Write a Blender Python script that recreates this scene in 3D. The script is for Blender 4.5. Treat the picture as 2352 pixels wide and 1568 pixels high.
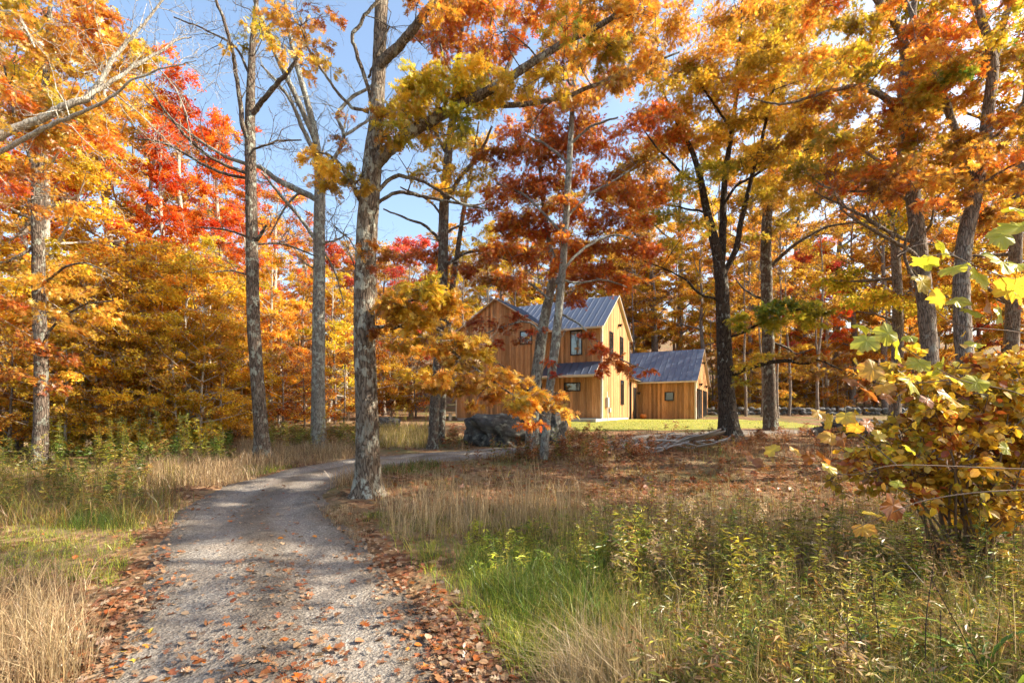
import bpy, math, random
import numpy as np
from mathutils import Vector, Matrix

S = bpy.context.scene
for o in list(bpy.data.objects):
    bpy.data.objects.remove(o)
random.seed(7)
RNG = np.random.default_rng(7)

# ------------------------------------------------------------------ camera
CAM_Z, FPX, HOR, UC = 1.7, 1115.0, 953.0, 1176.0      # measured on a 2352 px wide view of the photograph
cd = bpy.data.cameras.new('camera')
cam = bpy.data.objects.new('camera', cd)
S.collection.objects.link(cam)
cam.location = (0, 0, CAM_Z)
cam.rotation_euler = (math.radians(90), 0, 0)
cd.sensor_width = 36.0
cd.lens = 36.0 * FPX / 2352.0
cd.shift_y = (HOR - 784.0) / 2352.0
cd.clip_end = 3000
S.camera = cam

# ------------------------------------------------------------------ sky, sun, exposure
SUN_EL, SUN_AZ = math.radians(36), math.radians(92)      # azimuth from +Y (view axis) towards +X (right)
w = bpy.data.worlds.new('World')
S.world = w
w.use_nodes = True
nt = w.node_tree
nt.nodes.clear()
sky = nt.nodes.new('ShaderNodeTexSky')
sky.sky_type = 'NISHITA'
sky.sun_disc = False
sky.sun_elevation = SUN_EL
sky.sun_rotation = SUN_AZ
sky.air_density = 1.3
sky.dust_density = 3.0
sky.ozone_density = 1.6
bg = nt.nodes.new('ShaderNodeBackground')
bg.inputs['Strength'].default_value = 0.13
ow = nt.nodes.new('ShaderNodeOutputWorld')
nt.links.new(sky.outputs[0], bg.inputs[0])
nt.links.new(bg.outputs[0], ow.inputs[0])
sd = bpy.data.lights.new('sun', 'SUN')
sd.energy = 4.8
sd.angle = math.radians(0.5)
sd.color = (1.0, 0.90, 0.74)
sun = bpy.data.objects.new('sun', sd)
S.collection.objects.link(sun)
sdir = Vector((math.sin(SUN_AZ) * math.cos(SUN_EL), math.cos(SUN_AZ) * math.cos(SUN_EL), math.sin(SUN_EL)))
sun.rotation_euler = sdir.to_track_quat('Z', 'Y').to_euler()
sun.location = (40, 0, 40)
S.view_settings.view_transform = 'Standard'
S.view_settings.look = 'None'
S.view_settings.gamma = 1.0
S.view_settings.exposure = 1.43
S.view_settings.use_curve_mapping = False
S.cycles.max_bounces = 4
S.cycles.diffuse_bounces = 3
S.cycles.adaptive_threshold = 0.03
S.cycles.glossy_bounces = 2
S.cycles.transmission_bounces = 3
S.cycles.transparent_max_bounces = 4
S.cycles.use_denoising = True
S.cycles.sample_clamp_indirect = 6.0

# ------------------------------------------------------------------ ground shape
_gy = np.array([-60, 6, 8, 10, 12, 14, 16, 18, 20, 22, 24, 27, 35, 50, 70, 110, 200, 600.])
_gz = np.array([0, 0, .04, .11, .22, .36, .46, .55, .72, .93, 1.13, 1.30, 1.42, 2.3, 6.0, 17.0, 34., 60.])
def sstep(a, b, x):
    t = np.clip((x - a) / (b - a), 0, 1)
    return t * t * (3 - 2 * t)
ROAD = np.array([(-.55, -6), (-.75, -2), (-1.0, 1), (-1.55, 3.1), (-2.75, 5.5), (-4.15, 7.8), (-5.0, 10), (-4.95, 12.2),
                 (-3.7, 14.1), (-1.2, 15.5), (3, 17.6), (9, 20.6), (15, 21.8), (26, 22.5)])
def crom(P, n):
    """Catmull-Rom through the rows of P, n samples"""
    P = np.asarray(P, float)
    Q = np.vstack([2 * P[0] - P[1], P, 2 * P[-1] - P[-2]])
    t = np.linspace(0, len(P) - 1 - 1e-9, n)
    i = t.astype(int)
    f = (t - i)[:, None]
    a, b, c, d = Q[i], Q[i + 1], Q[i + 2], Q[i + 3]
    return .5 * (2 * b + (c - a) * f + (2 * a - 5 * b + 4 * c - d) * f ** 2 + (3 * b - a - 3 * c + d) * f ** 3)
RC = crom(ROAD, 400)
def road_dist(x, y):
    x = np.atleast_1d(np.asarray(x, float)); y = np.atleast_1d(np.asarray(y, float))
    out = np.empty(len(x))
    for k in range(0, len(x), 20000):
        d = (x[k:k + 20000, None] - RC[None, :, 0]) ** 2 + (y[k:k + 20000, None] - RC[None, :, 1]) ** 2
        out[k:k + 20000] = np.sqrt(d.min(1))
    return out
def gz(x, y):
    x = np.asarray(x, float); y = np.asarray(y, float)
    z = np.interp(y, _gy, _gz)
    z = z + .28 * sstep(2.5, 7, x) * sstep(10, 16, y) * (1 - sstep(18, 24, y))
    z = z + .22 * np.exp(-(((x - 1.2) / 2.6) ** 2 + ((y - 15.2) / 1.5) ** 2) * 1.2)
    near = 1 - sstep(10, 30, y) * .6
    z = z + near * (.035 * np.sin(x * .9 + 1.3) * np.sin(y * .8) + .02 * np.sin(x * 2.3 + y * 1.7) + .012 * np.sin(x * 4.1 - y * 3.3))
    far = sstep(40, 70, y)
    z = z + far * (.5 * np.sin(x * .09 + 1) + .35 * np.sin(x * .21 + y * .1))
    return z
def g1(x, y):
    return float(gz(x, y))
def at(u, v, Y):
    return np.array([(u - UC) / FPX * Y, Y, CAM_Z + (HOR - v) / FPX * Y])
def gp(u, v):
    """ground points below picture points u, v (arrays)"""
    u = np.asarray(u, float); v = np.asarray(v, float)
    lo = np.full(u.shape, .5); hi = np.full(u.shape, 120.)
    for _ in range(40):
        m = (lo + hi) / 2
        x = (u - UC) / FPX * m
        above = (CAM_Z - (v - HOR) / FPX * m) > gz(x, m)
        lo = np.where(above, m, lo); hi = np.where(above, hi, m)
    return (u - UC) / FPX * lo, lo

# ------------------------------------------------------------------ object helpers
COL = S.collection
def link(o, parent=None):
    COL.objects.link(o)
    if parent is not None:
        o.parent = parent
    return o
def tag(o, label=None, cat=None, group=None, kind=None):
    if label: o['label'] = label
    if cat: o['category'] = cat
    if group: o['group'] = group
    if kind: o['kind'] = kind
    return o
def empty(name, loc, rz=0, label=None, cat=None, group=None):
    o = bpy.data.objects.new(name, None)
    link(o)
    o.location = loc
    o.rotation_euler = (0, 0, rz)
    o.empty_display_size = .2
    return tag(o, label, cat, group)
def copy_tree(o, parent=None):
    c = o.copy()
    link(c, parent)
    for ch in o.children:
        copy_tree(ch, c)
    return c

class MB:
    def __init__(s):
        s.V = []; s.F = []; s.C = []; s.n = 0; s.smooth = []
    def add(s, V, F, C=None, smooth=False):
        V = np.asarray(V, float); F = np.asarray(F, int)
        s.V.append(V); s.F.append(F + s.n); s.n += len(V); s.smooth.append(smooth)
        if C is None:
            C = np.ones((len(V), 3)) * .5
        C = np.asarray(C, float)
        if C.ndim == 1: C = np.tile(C, (len(V), 1))
        s.C.append(C)
    def box(s, lo, hi, C=None):
        (a, b, c), (d, e, f) = lo, hi
        V = [(a, b, c), (d, b, c), (d, e, c), (a, e, c), (a, b, f), (d, b, f), (d, e, f), (a, e, f)]
        s.add(V, BOXF, C)
    def tube(s, path, rad, sides=6, smooth=True, C=None, twist=None, cap=False):
        V, F = tube_arrays(np.asarray(path, float), np.asarray(rad, float), sides, twist)
        s.add(V, F, C, smooth)
        if cap:
            k = len(V) - sides
            s.F.append(np.array([[s.n - sides + i for i in range(sides)]])); s.smooth.append(False)
            s.F.append(np.array([[s.n - len(V) + i for i in range(sides)][::-1]])); s.smooth.append(False)
    def mesh(s, name, color=False):
        m = bpy.data.meshes.new(name)
        if not s.V: return m
        V = np.concatenate(s.V)
        m.vertices.add(len(V)); m.vertices.foreach_set('co', V.astype(np.float32).ravel())
        li = np.concatenate([f.ravel() for f in s.F]).astype(np.int32)
        cnt = np.concatenate([np.full(len(f), f.shape[1]) for f in s.F]).astype(np.int32)
        st = np.concatenate([[0], np.cumsum(cnt)[:-1]]).astype(np.int32)
        m.loops.add(len(li)); m.loops.foreach_set('vertex_index', li)
        m.polygons.add(len(cnt)); m.polygons.foreach_set('loop_start', st)
        m.polygons.foreach_set('loop_total', cnt)
        sm = np.concatenate([np.full(len(f), b) for f, b in zip(s.F, s.smooth)])
        m.polygons.foreach_set('use_smooth', sm)
        if color:
            C = np.concatenate(s.C)
            a = m.attributes.new('lc', 'FLOAT_COLOR', 'POINT')
            a.data.foreach_set('color', np.hstack([C, np.ones((len(C), 1))]).astype(np.float32).ravel())
        m.update(calc_edges=True)
        return m
    def build(s, name, mat, parent=None, color=False, loc=None):
        m = s.mesh(name, color)
        m.materials.append(mat)
        o = bpy.data.objects.new(name, m)
        link(o, parent)
        if loc is not None: o.location = loc
        return o
BOXF = np.array([(0, 3, 2, 1), (4, 5, 6, 7), (0, 1, 5, 4), (1, 2, 6, 5), (2, 3, 7, 6), (3, 0, 4, 7)])

def tube_arrays(P, R, k, twist=None):
    n = len(P)
    T = np.gradient(P, axis=0)
    T /= np.linalg.norm(T, axis=1)[:, None] + 1e-9
    N = np.empty((n, 3))
    r = np.array([1., 0, 0]) if abs(T[0, 0]) < .8 else np.array([0, 1., 0])
    v = r - T[0] * r.dot(T[0]); N[0] = v / np.linalg.norm(v)
    for i in range(1, n):
        v = N[i - 1] - T[i] * N[i - 1].dot(T[i])
        N[i] = v / (np.linalg.norm(v) + 1e-9)
    B = np.cross(T, N)
    a = np.arange(k) / k * 2 * math.pi
    rr = R[:, None] * np.ones((1, k)) if twist is None else R[:, None] * twist
    V = P[:, None, :] + rr[..., None] * (np.cos(a)[None, :, None] * N[:, None, :] + np.sin(a)[None, :, None] * B[:, None, :])
    i = np.arange(n - 1)[:, None] * k
    j = np.arange(k)[None, :]
    j2 = (j + 1) % k
    F = np.stack([i + j, i + j2, i + k + j2, i + k + j], -1).reshape(-1, 4)
    return V.reshape(-1, 3), F

# ------------------------------------------------------------------ materials
def newmat(name):
    m = bpy.data.materials.new(name)
    m.use_nodes = True
    t = m.node_tree
    t.nodes.clear()
    o = t.nodes.new('ShaderNodeOutputMaterial')
    return m, t, o
def nd(t, kind, **kw):
    n = t.nodes.new(kind)
    for k, v in kw.items():
        if k.startswith('_'): setattr(n, k[1:], v)
        else: n.inputs[k.replace('__', ' ')].default_value = v
    return n
def ramp(t, fac, stops, interp='LINEAR'):
    r = t.nodes.new('ShaderNodeValToRGB')
    r.color_ramp.interpolation = interp
    e = r.color_ramp.elements
    while len(e) < len(stops): e.new(.5)
    for q, (p, c) in zip(e, stops):
        q.position = p; q.color = (*c, 1) if len(c) == 3 else c
    t.links.new(fac, r.inputs[0])
    return r.outputs[0]
def coords(t, kind='Object', scale=(1, 1, 1)):
    c = t.nodes.new('ShaderNodeTexCoord')
    mp = t.nodes.new('ShaderNodeMapping')
    mp.inputs['Scale'].default_value = scale
    t.links.new(c.outputs[kind], mp.inputs[0])
    return mp.outputs[0]
def mixc(t, fac, a, b, mode='MIX'):
    m = t.nodes.new('ShaderNodeMix')
    m.data_type = 'RGBA'; m.blend_type = mode
    for sock, val in ((m.inputs[0], fac), (m.inputs[6], a), (m.inputs[7], b)):
        if hasattr(val, 'links'): t.links.new(val, sock)
        elif isinstance(val, (int, float)): sock.default_value = val
        else: sock.default_value = (*val, 1)
    return m.outputs[2]
def noise(t, vec, scale, detail=4, rough=.6):
    n = nd(t, 'ShaderNodeTexNoise', Scale=scale, Detail=detail, Roughness=rough)
    t.links.new(vec, n.inputs['Vector'])
    return n.outputs['Fac']
def surf(t, o, col, rough=.8, bump=None, bstr=.5, bdist=.02, metal=0., spec=.3):
    p = nd(t, 'ShaderNodeBsdfPrincipled', Roughness=rough, Metallic=metal)
    p.inputs['Specular IOR Level'].default_value = spec
    if hasattr(col, 'links'): t.links.new(col, p.inputs['Base Color'])
    else: p.inputs['Base Color'].default_value = (*col, 1)
    if bump is not None:
        b = nd(t, 'ShaderNodeBump', Strength=bstr, Distance=bdist)
        t.links.new(bump, b.inputs['Height'])
        t.links.new(b.outputs[0], p.inputs['Normal'])
    t.links.new(p.outputs[0], o.inputs[0])
    return p

def leaf_material(name, trans=.45, gloss=.05, objvar=.0):
    m, t, o = newmat(name)
    a = nd(t, 'ShaderNodeAttribute', _attribute_name='lc')
    col = a.outputs['Color']
    if objvar:
        oi = t.nodes.new('ShaderNodeObjectInfo')
        hs = nd(t, 'ShaderNodeHueSaturation')
        mr = nd(t, 'ShaderNodeMapRange'); mr.inputs[3].default_value = .5 - objvar * .010; mr.inputs[4].default_value = .5 + objvar * .016
        t.links.new(oi.outputs['Random'], mr.inputs[0]); t.links.new(mr.outputs[0], hs.inputs['Hue'])
        mv = nd(t, 'ShaderNodeMapRange'); mv.inputs[3].default_value = 1 - objvar * .18; mv.inputs[4].default_value = 1 + objvar * .25
        wn = t.nodes.new('ShaderNodeTexWhiteNoise'); wn.noise_dimensions = '1D'
        t.links.new(oi.outputs['Random'], wn.inputs['W']); t.links.new(wn.outputs['Value'], mv.inputs[0])
        t.links.new(mv.outputs[0], hs.inputs['Value'])
        t.links.new(col, hs.inputs['Color']); col = hs.outputs[0]
    d = nd(t, 'ShaderNodeBsdfDiffuse'); t.links.new(col, d.inputs[0])
    tr = nd(t, 'ShaderNodeBsdfTranslucent')
    tc = mixc(t, .35, col, mixc(t, 1.0, col, (1.25, 1.0, .55), 'MULTIPLY'))
    t.links.new(tc, tr.inputs[0])
    mx = nd(t, 'ShaderNodeMixShader', Fac=trans)
    t.links.new(d.outputs[0], mx.inputs[1]); t.links.new(tr.outputs[0], mx.inputs[2])
    out = mx.outputs[0]
    if gloss:
        gl = nd(t, 'ShaderNodeBsdfGlossy', Roughness=.38)
        m2 = nd(t, 'ShaderNodeMixShader', Fac=gloss)
        t.links.new(out, m2.inputs[1]); t.links.new(gl.outputs[0], m2.inputs[2]); out = m2.outputs[0]
    t.links.new(out, o.inputs[0])
    return m

def bark_material(name, dark, light, lichen, lich_amt=.5, scale=1., bd=.03):
    m, t, o = newmat(name)
    v = coords(t, 'Object', (9 * scale, 9 * scale, 1.6 * scale))
    f = nd(t, 'ShaderNodeTexVoronoi', Scale=2.4); f.feature = 'DISTANCE_TO_EDGE'
    wv = coords(t, 'Object', (3, 3, 1))
    n0 = nd(t, 'ShaderNodeTexNoise', Scale=2., Detail=3)
    t.links.new(wv, n0.inputs['Vector'])
    vm = nd(t, 'ShaderNodeVectorMath', _operation='MULTIPLY_ADD')
    vm.inputs[1].default_value = (1.2, 1.2, 1.2)
    t.links.new(n0.outputs['Color'], vm.inputs[0]); t.links.new(v, vm.inputs[2])
    t.links.new(vm.outputs[0], f.inputs['Vector'])
    fine = noise(t, vm.outputs[0], 5., 5, .7)
    crack = ramp(t, f.outputs['Distance'], [(0, (0, 0, 0)), (.16, (1, 1, 1))])
    base = mixc(t, crack, dark, light)
    base = mixc(t, mixc(t, .6, (.5, .5, .5), fine), base, mixc(t, 1., base, (1.6, 1.55, 1.5), 'MULTIPLY'))
    lv = coords(t, 'Object', (1, 1, .7))
    ln = noise(t, lv, 7.5 * scale, 5, .62)
    lm = ramp(t, ln, [(.60 - .12 * lich_amt, (0, 0, 0)), (.66 - .12 * lich_amt, (1, 1, 1))])
    big = noise(t, lv, 1.1, 2, .5)
    lm2 = mixc(t, 1., lm, ramp(t, big, [(.35, (.15, .15, .15)), (.6, (1, 1, 1))]), 'MULTIPLY')
    colr = mixc(t, lm2, base, lichen)
    hgt = mixc(t, .35, crack, fine)
    surf(t, o, colr, .92, hgt, .9, bd, spec=.12)
    return m

M = {}
M['leaf'] = leaf_material('leaf', .55, .045, 0)
M['leaf_far'] = leaf_material('leaf_far', .5, .0, 1.0)
M['grass'] = leaf_material('grass', .35, .03, 0)
M['litter'] = leaf_material('dead_leaf', .15, .05, 0)
M['bark_oak'] = bark_material('bark_oak', (.05, .036, .026), (.16, .125, .093), (.42, .42, .34), .75)
M['bark_dark'] = bark_material('bark_dark', (.018, .014, .011), (.075, .058, .045), (.30, .31, .27), .12)
M['bark_grey'] = bark_material('bark_grey', (.075, .068, .057), (.19, .175, .15), (.40, .43, .36), .8, 1.2, .015)
M['bark_mid'] = bark_material('bark_mid', (.042, .032, .024), (.13, .10, .078), (.34, .36, .29), .55)
M['bark_pale'] = bark_material('bark_pale', (.16, .14, .11), (.38, .34, .28), (.5, .5, .42), .5, 1.2, .012)
M['bark_far'] = bark_material('bark_far', (.07, .055, .045), (.22, .18, .145), (.34, .33, .28), .4)

def simple(name, col, rough=.7, metal=0., var=.25, scale=6., bump=.15, spec=.3, sc3=(1, 1, 1)):
    m, t, o = newmat(name)
    v = coords(t, 'Object', sc3)
    n = noise(t, v, scale, 5, .65)
    c = mixc(t, n, tuple(x * (1 - var) for x in col), tuple(min(1, x * (1 + var)) for x in col))
    surf(t, o, c, rough, n, bump, .01, metal, spec)
    return m

# ------------------------------------------------------------------ palettes (linear base colours)
PAL = {
    'yellow': [(.60, .44, .035), (.62, .42, .03), (.54, .43, .05), (.60, .37, .025)],
    'gold': [(.58, .35, .04), (.58, .39, .05), (.52, .28, .03), (.58, .42, .07)],
    'orange': [(.54, .22, .03), (.56, .28, .04), (.48, .17, .025), (.56, .33, .05)],
    'redorange': [(.54, .12, .018), (.57, .17, .02), (.48, .08, .014), (.58, .23, .025)],
    'red': [(.48, .055, .018), (.52, .085, .022), (.42, .04, .014), (.55, .13, .028)],
    'pink': [(.52, .12, .07), (.48, .09, .06), (.55, .18, .09), (.42, .065, .05)],
    'rust': [(.32, .08, .018), (.38, .105, .018), (.26, .06, .014), (.42, .14, .022)],
    'brown': [(.27, .125, .04), (.34, .16, .045), (.22, .10, .03), (.40, .22, .06)],
    'olive': [(.24, .25, .022), (.30, .29, .025), (.18, .22, .02), (.40, .33, .028)],
    'yolive': [(.42, .38, .03), (.46, .38, .028), (.34, .33, .03), (.55, .40, .035)],
    'green': [(.10, .19, .03), (.13, .23, .03), (.07, .14, .022), (.20, .27, .035)],
    'limey': [(.42, .50, .05), (.50, .52, .05), (.34, .45, .05), (.58, .54, .06)],
    'straw': [(.52, .40, .22), (.58, .46, .28), (.44, .32, .17), (.48, .35, .18)],
    'pinkstraw': [(.36, .235, .13), (.42, .28, .16), (.30, .19, .10), (.34, .24, .11)],
    'litter': [(.24, .11, .055), (.30, .13, .055), (.17, .075, .04), (.36, .20, .10), (.40, .27, .16), (.30, .09, .035)],
    'tanleaf': [(.42, .27, .15), (.48, .33, .20), (.36, .22, .11), (.50, .38, .26)],
    'weedgreen': [(.10, .14, .025), (.14, .18, .03), (.08, .11, .022), (.20, .21, .04)],
    'weedyellow': [(.36, .34, .05), (.44, .38, .06), (.26, .27, .05), (.48, .34, .08)],
}
def pal(names, n, rng=RNG):
    if isinstance(names, str): names = [names]
    L = np.array([c for k in names for c in PAL[k]])
    i = rng.integers(0, len(L), n); j = rng.integers(0, len(L), n)
    f = rng.random((n, 1)) * .5
    c = L[i] * (1 - f) + L[j] * f
    return np.clip(c * rng.uniform(.95, 1.5, (n, 1)), 0, .9)

# ------------------------------------------------------------------ leaf templates: verts (k,3), tris (m,3); length along x
def _oak():
    V = [(0, 0, 0), (.28, 0, .02), (.52, 0, .03), (.74, 0, .01), (1.0, 0, -.05)]
    F = []
    for sgn in (1, -1):
        tips = [(.30, .30 * sgn, .05), (.60, .44 * sgn, .07), (.86, .28 * sgn, .02)]
        k = len(V)
        V += tips
        F += [(0, k, 1), (1, k + 1, 2), (2, k + 2, 3)] if sgn < 0 else [(0, 1, k), (1, 2, k + 1), (2, 3, k + 2)]
    k = len(V)
    V += [(.66, .09, .03), (.66, -.09, .03)]
    F += [(k, k + 1, 4)]
    return np.array(V), np.array(F)
OAK = _oak()
DIA = (np.array([(0, 0, 0), (.45, .32, .07), (1, 0, -.03), (.55, -.32, .07)]), np.array([(0, 1, 2), (0, 2, 3)]))
OVAL = (np.array([(0, 0, 0), (.28, .33, .07), (.68, .34, .05), (1, 0, -.06), (.68, -.34, .05), (.28, -.33, .07), (.5, 0, 0)]),
        np.array([(0, 1, 6), (1, 2, 6), (2, 3, 6), (3, 4, 6), (4, 5, 6), (5, 0, 6)][::1]))
LANCE = (np.array([(0, 0, 0), (.4, .09, .02), (1, 0, -.12), (.4, -.09, .02)]), np.array([(0, 1, 2), (0, 2, 3)]))
STAR = (np.array([(0, 0, 0), (.2, .34, .05), (.42, .16, .02), (.66, .5, .04), (.7, .16, .0), (1.0, 0, -.06), (.7, -.16, 0), (.66, -.5, .04), (.42, -.16, .02), (.2, -.34, .05)]),
        np.array([(0, 1, 2), (2, 3, 4), (4, 5, 6), (6, 7, 8), (8, 9, 0), (0, 2, 4), (0, 4, 6), (0, 6, 8)]))
def unit(a):
    return a / (np.linalg.norm(a, axis=-1, keepdims=True) + 1e-9)
def leaves(mb, P, A, N, size, C, tmpl=OAK):
    """leaf i at P[i], pointing along A[i], facing N[i]"""
    T, F = tmpl
    A = unit(A)
    B = unit(np.cross(N, A)); N = np.cross(A, B)
    s = np.asarray(size)[:, None, None]
    V = P[:, None, :] + s * (T[None, :, 0:1] * A[:, None, :] + T[None, :, 1:2] * B[:, None, :] + T[None, :, 2:3] * N[:, None, :])
    k = len(T)
    FF = (np.arange(len(P))[:, None, None] * k + F[None]).reshape(-1, 3)
    mb.add(V.reshape(-1, 3), FF, np.repeat(C, k, 0))

# ------------------------------------------------------------------ tree kit
DENS = 4.6
class Tree:
    """trunk and limb tubes (world coordinates), twig tubes, leaves"""
    def __init__(s, seed=0, leaf=.15, tmpl=OAK, wood_sides=3):
        s.r = np.random.default_rng(seed)
        s.paths = []            # limbs twigs can grow from: (pts, rad)
        s.trunks = MB(); s.limbs = []; s.twig = MB(); s.crown = MB()
        s.leaf = leaf; s.tmpl = tmpl; s.ws = wood_sides
    def trunk(s, P, R, sides=16, flare=.55, n=None, rough=.06):
        n = n or len(P) * 6
        Q = crom(np.column_stack([P, R]), n)
        h = Q[:, 2] - Q[0, 2]
        a = np.arange(sides) / sides * 2 * math.pi
        ph = s.r.random() * 6
        tw = 1 + rough * s.r.standard_normal((n, sides)) * .6 + rough * np.sin(a * 3 + ph)[None]
        fl = flare * np.exp(-h / (R[0] * 1.3))
        tw = tw * (1 + fl[:, None] * (1 + .45 * np.sin(a * 5 + ph) + .2 * np.sin(a * 3 + 2 * ph))[None])
        s.trunks.tube(Q[:, :3], np.maximum(Q[:, 3], .004), sides, True, twist=tw)
        s.paths.append((Q[:, :3], Q[:, 3]))
    def limb(s, P, R, sides=9, n=None, wob=.02):
        n = n or len(P) * 5
        Q = crom(np.column_stack([P, R]), n)
        w_ = np.cumsum(s.r.standard_normal((n, 3)), 0) * wob * .5
        w_ -= np.linspace(0, 1, n)[:, None] * w_[-1]
        Q[:, :3] += w_
        mb = MB()
        mb.tube(Q[:, :3], np.maximum(Q[:, 3], .004), sides, True, twist=1 + .05 * s.r.standard_normal((n, sides)))
        s.limbs.append(mb)
        s.paths.append((Q[:, :3], Q[:, 3]))
        return Q
    def nearest(s, c, rmin=.006, below=True):
        best = None
        for P, R in s.paths:
            d = np.linalg.norm(P - c, axis=1) + (np.maximum(P[:, 2] - c[2], 0) * .6 if below else 0) + (R > .12) * .15
            i = int(d.argmin())
            if best is None or d[i] < best[0]: best = (d[i], P[i], R[i])
        return best
    def bare(s, n, L=(.4, 1.4), gen=2, rmax=.02, zmin=-1e9, which=None):
        """leafless twigs growing off the limbs"""
        r = s.r
        src = [p for k, p in enumerate(s.paths) if which is None or k in which]
        wts = np.array([len(p[0]) for p in src], float); wts /= wts.sum()
        for _ in range(n):
            P, R = src[r.choice(len(src), p=wts)]
            i = r.integers(len(P) // 4, len(P))
            if P[i, 2] < zmin: continue
            d0 = unit(P[min(i + 1, len(P) - 1)] - P[i - 1])
            s._twig(P[i], unit(d0 * .6 + r.standard_normal(3) * .7 + np.array([0, 0, .25])), r.uniform(*L), min(rmax, max(R[i] * .45, .006)), gen)
    def _twig(s, p, d, L, r0, gen):
        r = s.r
        pts = [p]; q = p
        for k in range(4):
            d = unit(d + r.standard_normal(3) * .28 + np.array([0, 0, .05]))
            q = q + d * L / 4; pts.append(q)
        s.twig.tube(pts, np.linspace(r0, max(r0 * .3, .0025), 5), 3 if r0 < .012 else 4)
        if gen > 0:
            for k in range(r.integers(2, 5)):
                j = r.integers(1, 5)
                s._twig(pts[j], unit(d + r.standard_normal(3) * .8), L * r.uniform(.35, .65), r0 * .55, gen - 1)
    def clump(s, c, R, col, dens=230, flat=.45, size=None, ntw=None, br=True, droop=.25):
        """leafy branchlet ending about c: a branch from the nearest limb, twigs, leaves"""
        r = s.r
        c = np.asarray(c, float)
        near = s.nearest(c)
        tips = []
        if near is not None and br:
            _, p, rr = near
            v = c - p; L = np.linalg.norm(v)
            if L > .15:
                mid = p + v * .5 + np.array([0, 0, .12 * L]) + r.standard_normal(3) * .08 * L
                Q = crom(np.array([p, mid, c, c + v / L * R * .6 + np.array([0, 0, -.1 * R])]), 8)
                r0 = min(max(.006 + .010 * L, .01), max(rr * .6, .008), .045)
                s.twig.tube(Q, np.linspace(r0, .004, 8), 4 if r0 < .02 else 5)
                s.paths.append((Q, np.linspace(r0, .004, 8)))
        k = ntw or int(5 + 5 * R)
        dirs = r.standard_normal((k, 3)); dirs[:, 2] *= .6
        dirs = unit(dirs) * np.array([1, 1, flat])
        ends = c + dirs * R * r.uniform(.65, 1.1, (k, 1))
        ends[:, 2] -= droop * R * r.random(k)
        n = max(int(dens * DENS * R * R), 8)
        for e in ends:
            st = c + (e - c) * .0 + r.standard_normal(3) * .08 * R
            m = (st + e) / 2 + np.array([0, 0, .12 * R]) + r.standard_normal(3) * .05 * R
            s.twig.tube([st, m, e], [.007, .005, .003], s.ws)
        i = r.integers(0, k, n); t = np.sqrt(r.uniform(.04, 1.15, n))[:, None]
        P = c + (ends[i] - c) * t + np.array([0, 0, 1]) * (.4 * R * (t * (1 - t)))
        P += r.standard_normal((n, 3)) * R * np.array([.17, .17, .10])
        A = unit(ends[i] - c) + r.standard_normal((n, 3)) * .65
        A[:, 2] -= .3
        N = np.array([0, 0, .75]) + r.standard_normal((n, 3)) * .55
        sz = (size or s.leaf) * r.uniform(.65, 1.25, n)
        leaves(s.crown, P, A, N, sz, pal(col, n, r) * r.uniform(.62, 1.28), s.tmpl)
    def build(s, name, base, mat, label, cat='tree', group=None, leafmat='leaf', twigmat=None):
        o = empty(name, base, 0, label, cat, group)
        off = np.asarray(base, float)
        def shift(mb):
            for k in range(len(mb.V)): mb.V[k] = mb.V[k] - off
            return mb
        shift(s.trunks).build('trunk', M[mat], o)
        for l in s.limbs: shift(l).build('branch', M[mat], o)
        if s.twig.V: tag(shift(s.twig).build('twigs', M[twigmat or mat], o), kind='stuff')
        if s.crown.V: tag(shift(s.crown).build('crown', M[leafmat], o, True), kind='stuff')
        return o

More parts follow.
